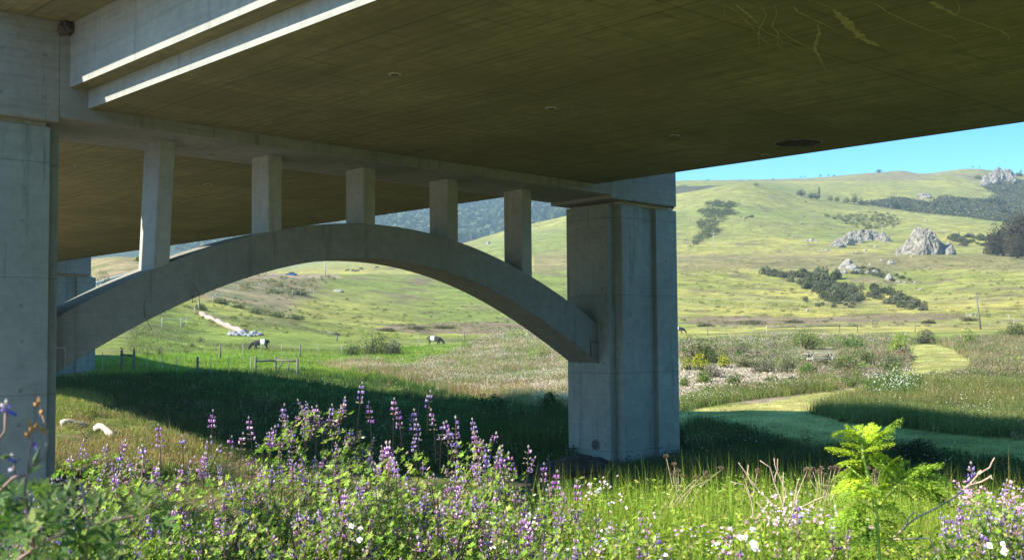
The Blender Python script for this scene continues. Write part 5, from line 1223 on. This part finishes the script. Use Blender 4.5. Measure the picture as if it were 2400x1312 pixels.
lupine(1560, 4.6, 1262, .5, 'low bluish lupine at the bottom among pink flowers', 0, 24)
lupine(1850, 4.5, 1282, .45, 'low bluish lupine at the bottom left of the lime green plant', 2, 22)

# ------------------------------------------------------------------ weeds, grass and small flowers of the near bank
def zone_pts(n, x0, x1, y0, y1):
    X = R.uniform(x0, x1, n); Y = R.uniform(y0, y1, n); return np.stack([X, Y, ground_z(X, Y)], 1)
acc = Acc()
WG = [(.25, .36, .035), (.32, .42, .05), (.18, .27, .03), (.38, .38, .10), (.14, .22, .03)]
P = zone_pts(2600, .2, 4.6, 5.2, 9.2); P = P[P[:, 0]/P[:, 1] > .03]
d_ = np.hypot(P[:, 0], P[:, 1]); topz = -.116*d_ + (fbm(P[:, 0]*2, P[:, 1]*2, 8)-.62)*.32; hh = np.clip(topz-P[:, 2], .35, 1.3)
blades(acc, P, hh, .006, jitter(pick(WG, len(P)), len(P), .15), 12, .12, .3, 2)
for k in range(6):
    Q = P+np.stack([R.normal(size=len(P))*.12, R.normal(size=len(P))*.12, hh*R.uniform(.55, .98, len(P))], 1); leaves(acc, Q, .034, jitter(pick(WG, len(P)), len(P), .2), .3, .4)
P = zone_pts(2400, .3, 3.6, 4.1, 6.6); P = P[P[:, 0]/P[:, 1] > .06]
d_ = np.hypot(P[:, 0], P[:, 1]); topz = -.152*d_+(fbm(P[:, 0]*2, P[:, 1]*2, 18)-.6)*.25; hh = np.clip(topz-P[:, 2], .3, 1.1)
blades(acc, P, hh, .005, jitter(pick(WG+[(.30, .25, .14)], len(P)), len(P), .15), 7, .1, .35, 2)
for k in range(14):
    Q = P+np.stack([R.normal(size=len(P))*.1, R.normal(size=len(P))*.1, hh*R.uniform(.6, 1.0, len(P))], 1)
    leaves(acc, Q, .032 if k % 2 else .022, jitter(pick(WG, len(P)), len(P), .2), .42, .4)
tag(link('bank_weeds_cover', acc.mesh('bank_weeds_cover'), M_leaf), kind='stuff')
acc = Acc()
P = zone_pts(5200, -3.2, 4.2, 3.3, 7.5); blades(acc, P, .55, .007, jitter(pick([(.07, .11, .025), (.10, .13, .04), (.20, .16, .09)], len(P)), len(P), .2), 7, .1, .4, 1)
tag(link('under_grass', acc.mesh('under_grass'), M_leaf), kind='stuff')
def flowers4(acc, P, size, C):
    """four-petalled flowers facing roughly up and to the camera"""
    n = len(P); N = R.normal(size=(n, 3))*.45+[-.3, -.6, .7]; palmates(acc, P, N, size, C, 4, .15, .42)
acc = Acc()
def radish(n, pxr, d0, d1, py_lo, py_hi, size, cols, stem=True):
    px = R.uniform(*pxr, n); d = R.uniform(d0, d1, n); py = R.uniform(py_lo, py_hi, n)
    cl = fbm(px/70, py/50, 14) > .5; px, py, d = px[cl], py[cl], d[cl]
    r = ray(px, py); hz = np.hypot(r[:, 0], r[:, 1]); P = r*(d/hz)[:, None]
    C0 = pick(cols, len(P))
    flowers4(acc, P, size, jitter(C0, len(P), .1))
    for k in range(3):      # loose heads of several flowers
        flowers4(acc, P+R.normal(size=P.shape)*.018, size, jitter(C0, len(P), .1))
    for p in P[::3]:
        stemq(acc, [p, p+np.array([.02, .02, -.12]), p+np.array([.03, .03, -.3])], .0015, (.22, .26, .08))
radish(150, (1380, 1900), 5.2, 6.2, 1130, 1230, .017, [(.80, .55, .66), (.72, .42, .58), (.85, .72, .78)])
radish(130, (1400, 2040), 4.4, 5.2, 1200, 1300, .016, [(.78, .50, .64), (.65, .34, .55), (.85, .72, .78)])
radish(60, (2200, 2400), 5.3, 6.2, 1140, 1200, .017, [(.75, .36, .62), (.70, .45, .70)])
radish(26, (1150, 1420), 4.5, 5.2, 1200, 1300, .014, [(.85, .78, .76), (.8, .7, .72)])
acc_w = acc
tag(link('radish_blossom', acc.mesh('radish_blossom'), M_petal), kind='stuff')
def bloom(px, py, d, label, n=3, size=.026, colr=(.92, .88, .90)):
    P = at(px, py, d); t = empty('white_flower', G(P.x, P.y), 0, label, 'flower'); b_ = t.location
    acc = Acc(); p = P-b_
    stemq(acc, [(0, 0, 0), (p.x*.6+.02, p.y*.6, p.z*.5), (p.x, p.y, p.z-.005)], .003, (.20, .28, .08)); link('stem', acc.mesh('stem'), M_leaf, t)
    for k in range(n):
        acc = Acc(); Q = np.array([[p.x, p.y, p.z]])+R.normal(size=(1, 3))*.022*(k > 0)
        palmates(acc, Q, np.array([[-.25, -.9, .4]])+R.normal(size=(1, 3))*.2, size, np.array([colr]), 4, .1, .5)
        ellips(acc, Q[0]-[0, .004, 0], (0, -1, 0), .008, .008, (.65, .55, .15)); link('blossom', acc.mesh('blossom'), M_petal, t)
bloom(1745, 1258, 4.0, 'cluster of large white wild radish flowers at the bottom centre right', 4)
bloom(1768, 1283, 3.9, 'single round white flower just below the large white cluster', 1, .03)
bloom(2318, 1278, 3.9, 'large white flower among blue lupines at the bottom right', 3)
bloom(845, 1237, 4.6, 'white flower cluster low in the front centre lupine', 3, .034)
bloom(1560, 1300, 4.0, 'white petals at the bottom edge below the green weeds', 2)

# ------------------------------------------------------------------ the lime green hemlock
def frond(acc, base, tip, droop, colr, width=.42, pairs=9):
    base = np.array(base); tip = np.array(tip); L = np.linalg.norm(tip-base); ax = (tip-base)/L
    side = np.cross(ax, [0, 0, 1]); side /= max(1e-6, np.linalg.norm(side)); side = side*.85+np.array([0, 0, 1])*R.normal()*.35; side /= np.linalg.norm(side)
    def pt(t): return base+(tip-base)*t+np.array([0, 0, 1])*droop*L*(t*(1-t)*2.2)
    stemq(acc, [pt(t) for t in (0, .25, .5, .75, 1)], .0022, np.array(colr)*[1.2, 1.1, 1])
    for k in range(pairs):
        t = .18+.80*k/pairs; o = pt(t); pl = L*width*(1-t)**.55*(.55 if k == 0 else 1)
        for s_ in (-1, 1):
            d = side*s_*.85+ax*.55+np.array([0, 0, -.22])+R.normal(size=3)*.10; d /= np.linalg.norm(d); m = max(3, int(pl/.0085))
            q_ = np.cross(d, ax); q_ = np.cross(q_, d); q_ /= np.linalg.norm(q_)
            j = np.arange(m); tt = (j+.6)/m; C0 = o[None]+d[None]*(pl*tt)[:, None]+np.array([[0, 0, -1]])*(pl*.25*tt**2)[:, None]
            for s2 in (-1, 1):
                ll = (.029*(1-tt*.65)*(pl/.09)**.5)[:, None]; dd_ = d[None]*.75+q_[None]*s2*.9+R.normal(size=(m, 3))*.15; dd_ /= np.linalg.norm(dd_, axis=1)[:, None]
                nn_ = np.cross(dd_, d[None]+R.normal(size=(m, 3))*.3); nn_ = np.cross(nn_, dd_); nn_ /= np.linalg.norm(nn_, axis=1)[:, None]
                V = np.stack([C0, C0+dd_*ll*.5+nn_*ll*.20, C0+dd_*ll, C0+dd_*ll*.5-nn_*ll*.20], 1).reshape(-1, 3); i = j[:, None]*4
                acc.add(V, np.concatenate([i+[[0, 1, 2]], i+[[0, 2, 3]]], 0), np.repeat(np.array(colr)[None]*R.uniform(.75, 1.25, (m, 1)), 4, 0))
DH = 4.2
b_ = gpt(2058, 1250, DH); hem = empty('hemlock_plant', b_, 0, 'bright lime green ferny hemlock plant standing at the lower right', 'plant')
L_ = lambda px, py, dd_=0: np.array(at(px, py, DH+dd_)-b_)
M_stalk = plain('green_stalk', (.45, .55, .10), .5, (.32, .40, .08), 60)
for pts, r0, r1 in (([(0, 0, 0), L_(2060, 1312), L_(2055, 1212), L_(2041, 1136), L_(2024, 1075), L_(2020, 1040)], .0095, .004), ([L_(2052, 1195), L_(2075, 1165), L_(2110, 1130), L_(2150, 1110)], .007, .003), ([L_(2058, 1260), L_(2020, 1225), L_(2002, 1205)], .006, .003), ([L_(2041, 1136), L_(2010, 1110), L_(1985, 1090)], .005, .002)):
    bm = bmesh.new(); tube(bm, pts, list(np.linspace(r0, r1, len(pts))), 9); bm_obj('stalk', bm, M_stalk, hem)
LIME = (.40, .50, .04); MIDG = (.25, .37, .045); DKF = (.14, .25, .04)
FR = [((2022, 1045), (1950, 1022), LIME), ((2020, 1040), (1990, 1003), LIME), ((2022, 1040), (2025, 998), LIME), ((2024, 1045), (2066, 1000), LIME), ((2024, 1050), (2098, 1012), LIME), ((2022, 1060), (2100, 1040), LIME), ((2024, 1070), (1950, 1058), LIME), ((2026, 1080), (1962, 1090), LIME),
      ((2028, 1085), (2085, 1078), LIME), ((2026, 1075), (1985, 1120), MIDG), ((2030, 1090), (2100, 1120), MIDG), ((2022, 1050), (1975, 1040), LIME), ((2024, 1060), (2060, 1050), LIME), ((2035, 1105), (1958, 1128), LIME), ((2040, 1120), (1945, 1160), LIME), ((2042, 1140), (1960, 1190), MIDG),
      ((2050, 1170), (2128, 1082), MIDG), ((2110, 1130), (2170, 1085), MIDG), ((2120, 1128), (2210, 1098), MIDG), ((2130, 1120), (2232, 1140), MIDG), ((2110, 1130), (2200, 1170), MIDG), ((2130, 1120), (2235, 1190), DKF), ((2090, 1150), (2160, 1160), MIDG), ((2052, 1190), (2130, 1195), MIDG),
      ((2046, 1150), (2090, 1135), LIME), ((2052, 1190), (1960, 1215), LIME), ((2055, 1210), (1930, 1235), MIDG), ((2056, 1225), (1950, 1262), MIDG), ((2057, 1240), (1985, 1295), DKF), ((2057, 1250), (2140, 1280), DKF), ((2056, 1220), (2105, 1240), MIDG), ((2057, 1200), (2010, 1175), LIME), ((2040, 1125), (2000, 1150), LIME), ((2044, 1140), (2070, 1185), MIDG),
      ((2100, 1135), (2140, 1105), LIME), ((2150, 1110), (2190, 1120), MIDG)]
FR = FR+[((a_[0]+R.normal()*6, a_[1]+R.normal()*8), (b2[0]+R.normal()*14, b2[1]+R.normal()*13+4), (c2 if R.random() < .4 else MIDG)) for a_, b2, c2 in FR]
for (p0, p1, c_) in FR:
    acc = Acc(); dz = R.normal()*.06
    frond(acc, L_(*p0), L_(*p1, dz), R.uniform(.15, .45), np.array(c_)*R.uniform(.8, 1.2), R.uniform(.38, .55)); link('frond', acc.mesh('frond'), M_leaf, hem)

# ------------------------------------------------------------------ dry stalks
def stalks(name, d, lists, label, r=.0028, heads=(), cat='dry plant'):
    x0, y0 = lists[0][0]; b0 = at(x0, y0, d); b_ = G(b0.x, b0.y); t = empty(name, b_, 0, label, cat)
    for pts in lists:
        q_ = [at(x, y, d)-b_ for x, y in pts]; bm = bmesh.new()
        fine = []
        for A, B in zip(q_[:-1], q_[1:]):
            for tt in (0, .5): fine.append(A.lerp(B, tt)+Vector((R.normal(), R.normal(), R.normal()))*.002)
        fine.append(q_[-1]); k = len(fine); tube(bm, fine, [r*(1-.55*i/k) for i in range(k)], 5); bm_obj('stem', bm, M_straw, t)
    for (x, y) in heads:
        acc = Acc(); c = np.array(at(x, y, d)-b_)
        for k in range(16):
            v = R.normal(size=3); v[2] = abs(v[2]); v /= np.linalg.norm(v); e = c+v*.014
            stemq(acc, [c-[0, 0, .012], e], .0009, (.34, .22, .15)); ellips(acc, e, v, .006, .005, (.38, .25, .18))
        link('seed_head', acc.mesh('seed_head'), M_leaf, t)
    return t
stalks('dry_stalks', 4.9, [[(1842, 1245), (1838, 1190), (1815, 1130), (1806, 1095), (1781, 1078)], [(1838, 1190), (1842, 1150), (1820, 1105), (1814, 1073)], [(1815, 1130), (1822, 1100), (1823, 1074)], [(1842, 1245), (1860, 1190), (1872, 1150), (1892, 1103)], [(1835, 1238), (1800, 1205), (1772, 1175)],
    [(1840, 1210), (1775, 1145), (1740, 1095), (1731, 1083)], [(1775, 1145), (1754, 1118), (1754, 1088)], [(1842, 1230), (1836, 1160), (1836, 1106)], [(1860, 1190), (1866, 1150), (1872, 1122)], [(1842, 1230), (1880, 1185), (1950, 1155)]], 'spray of bare pale dry stalks left of the lime green plant', heads=((1776, 1105), (1892, 1103)))
stalks('dry_stalks', 4.9, [[(1766, 1235), (1762, 1175), (1744, 1135), (1712, 1128)], [(1762, 1175), (1768, 1140), (1775, 1107)], [(1762, 1175), (1745, 1120), (1743, 1112)]], 'thinner bare dry stalks left of the big dry spray', r=.002)
stalks('dead_branch', 4.4, [[(2092, 1262), (2150, 1212), (2235, 1165), (2290, 1112), (2318, 1095), (2331, 1072)], [(2262, 1140), (2300, 1128), (2323, 1113), (2328, 1124)], [(2290, 1112), (2300, 1102), (2302, 1107)], [(2120, 1240), (2128, 1215), (2148, 1197)], [(2092, 1262), (2132, 1262), (2180, 1262), (2190, 1290)]], 'long pale dead branch reaching right behind the lime green plant', r=.0042, cat='dead branch')
hd = [(1562, 1070), (1580, 1088), (1578, 1110), (1590, 1104), (1600, 1115), (1652, 1108), (1660, 1118), (1690, 1098), (1632, 1118)]
stalks('dry_umbels', 6.3, [[(1585+((k*17) % 60)-30, 1190), ((x+1590)/2, 1140), (x, y+3)] for k, (x, y) in enumerate(hd)], 'cluster of brown dry umbels rising above the green weeds', r=.0018, heads=hd)
hd = [(1905, 1100), (1918, 1106), (1930, 1112), (1925, 1098), (1940, 1130), (1948, 1098), (1958, 1096), (1966, 1100), (1898, 1118), (1985, 1104), (1935, 1142)]
stalks('dry_umbels', 6.3, [[(1930+((k*17) % 60)-30, 1200), ((x+1930)/2, 1150), (x, y+3)] for k, (x, y) in enumerate(hd)], 'tuft of reddish brown dry umbels just left of the lime green plant', r=.0018, heads=hd)
hd = [(2035, 1098), (2050, 1105), (2062, 1100), (2045, 1115), (2070, 1112), (2055, 1125)]
stalks('dry_umbels', 6.4, [[(2050+((k*17) % 40)-20, 1200), ((x+2050)/2, 1150), (x, y+3)] for k, (x, y) in enumerate(hd)], 'reddish brown dry umbels glimpsed through the lime green plant', r=.0018, heads=hd)

# ------------------------------------------------------------------ the near lupine at the left edge, a little out of focus
DN = 2.1
b_ = gpt(60, 1300, DN); nl = empty('near_lupine', b_, 0, 'dark close lupine with dried brown pods at the left edge in front of the pier', 'plant')
N_l = lambda px, py, dd_=0: np.array(at(px, py, DN+dd_)-b_)
M_stem2 = plain('reddish_stem', (.32, .20, .17), .7, (.20, .12, .10), 60)
for pts, r_ in (([N_l(85, 1312), N_l(58, 1150), N_l(66, 1085), N_l(74, 1020)], .0026), ([N_l(66, 1100), N_l(100, 1075), N_l(115, 1040), N_l(104, 985), N_l(92, 945)], .002), ([N_l(-10, 1040), N_l(12, 1010), N_l(13, 960)], .002), ([N_l(-10, 1160), N_l(30, 1120), N_l(60, 1110)], .003), ([N_l(35, 1110), N_l(32, 1080)], .0018),
                ([N_l(200, 1312), N_l(208, 1230), N_l(190, 1130)], .0022), ([N_l(150, 1250), N_l(240, 1222), N_l(330, 1205), N_l(372, 1160)], .0022), ([N_l(40, 1312), N_l(120, 1260), N_l(200, 1235)], .003)):
    bm = bmesh.new(); tube(bm, pts, r_, 7); bm_obj('stem', bm, M_stem2, nl)
def pods(lst, c):
    acc = Acc()
    for (x, y, L, W, dx, dz) in lst: ellips(acc, N_l(x, y), (dx, 0, dz), L, W, c)
    return acc
for lst in ([(74, 1005, .022, .012, .3, 1), (62, 1018, .018, .010, -.4, .8), (82, 998, .018, .010, .6, .9), (70, 992, .02, .009, 0, 1)], [(90, 940, .018, .010, 0, 1), (84, 948, .012, .008, -.6, .6), (98, 965, .014, .009, .4, .8)], [(96, 1005, .016, .010, -.6, .5), (108, 1012, .016, .008, .7, .4)]):
    link('dry_pod', pods(lst, (.50, .27, .12)).mesh('dry_pod'), M_petal, nl)
NF = ((14, 942, 0, 1, (.55, .45, .50)), (6, 950, -.5, .6, (.60, .50, .60)), (22, 952, .5, .6, (.25, .22, .62)), (8, 960, -.7, .1, (.28, .20, .60)), (26, 966, .8, -.3, (.16, .18, .60)), (34, 970, .9, -.5, (.12, .16, .60)), (18, 965, .2, -.4, (.30, .18, .58)), (80, 1040, .4, .4, (.30, .08, .40)), (84, 1048, -.3, .3, (.45, .35, .70)), (108, 1040, .2, .9, (.55, .42, .45)), (28, 1066, 0, 1, (.5, .4, .42)), (22, 1076, -.6, .2, (.20, .18, .55)), (34, 1080, .6, -.2, (.16, .16, .50)), (24, 1100, -.3, 0, (.60, .58, .78)))
for a0, a1 in ((0, 7), (7, 9), (9, 10), (10, 14)):
    acc = Acc()
    for (x, y, dx, dz, c_) in NF[a0:a1]: ellips(acc, N_l(x, y), (dx, .2, dz), .012, .0075, c_)
    link('flower_head', acc.mesh('flower_head'), M_petal, nl)
for (x, y, L, W, dx, dz, c_) in ((84, 1075, .045, .014, .35, 1, (.20, .24, .15)), (78, 1100, .04, .013, 1, .45, (.18, .26, .10)), (12, 1070, .022, .01, 1, .15, (.14, .18, .06)), (48, 1170, .035, .012, 1, .5, (.18, .20, .14)), (235, 1175, .03, .010, .1, 1, (.13, .26, .05)), (72, 1200, .05, .012, .05, 1, (.17, .17, .15))):
    acc = Acc(); ellips(acc, N_l(x, y), (dx, 0, dz), L, W, c_); link('pod', acc.mesh('pod'), M_leaf, nl)
acc = Acc(); px = np.concatenate([R.uniform(-40, 170, 60), R.uniform(60, 390, 26), R.uniform(-40, 300, 80)]); py = np.concatenate([R.uniform(1130, 1260, 60), R.uniform(1150, 1240, 26), R.uniform(1230, 1400, 80)])
r = ray(px, py); P = r*((DN+R.uniform(-.1, .45, len(px)))/np.hypot(r[:, 0], r[:, 1]))[:, None]-np.array(b_)
palmates(acc, P, R.normal(size=P.shape)*.6+[0, -.3, .8], .065, jitter(pick([(.08, .14, .04), (.11, .18, .05), (.06, .10, .04), (.16, .22, .06)], len(P)), len(P), .2), 7, .3, .16)
link('foliage', acc.mesh('foliage'), M_leaf, nl)
# ------------------------------------------------------------------ air
bm = bmesh.new(); bbox(bm, -3600, 3600, -3600, 3600, -12.0, 520.0)
hz = bm_obj('haze', bm, None)
m = bpy.data.materials.new('haze_air'); m.use_nodes = True; n = m.node_tree.nodes; n.remove(n['Principled BSDF'])
pv = n.new('ShaderNodeVolumePrincipled'); pv.inputs['Color'].default_value = (.62, .83, 1.0, 1); pv.inputs['Density'].default_value = HAZE; pv.inputs['Anisotropy'].default_value = .2
m.node_tree.links.new(pv.outputs[0], n['Material Output'].inputs['Volume']); hz.data.materials.append(m); tag(hz, kind='stuff')
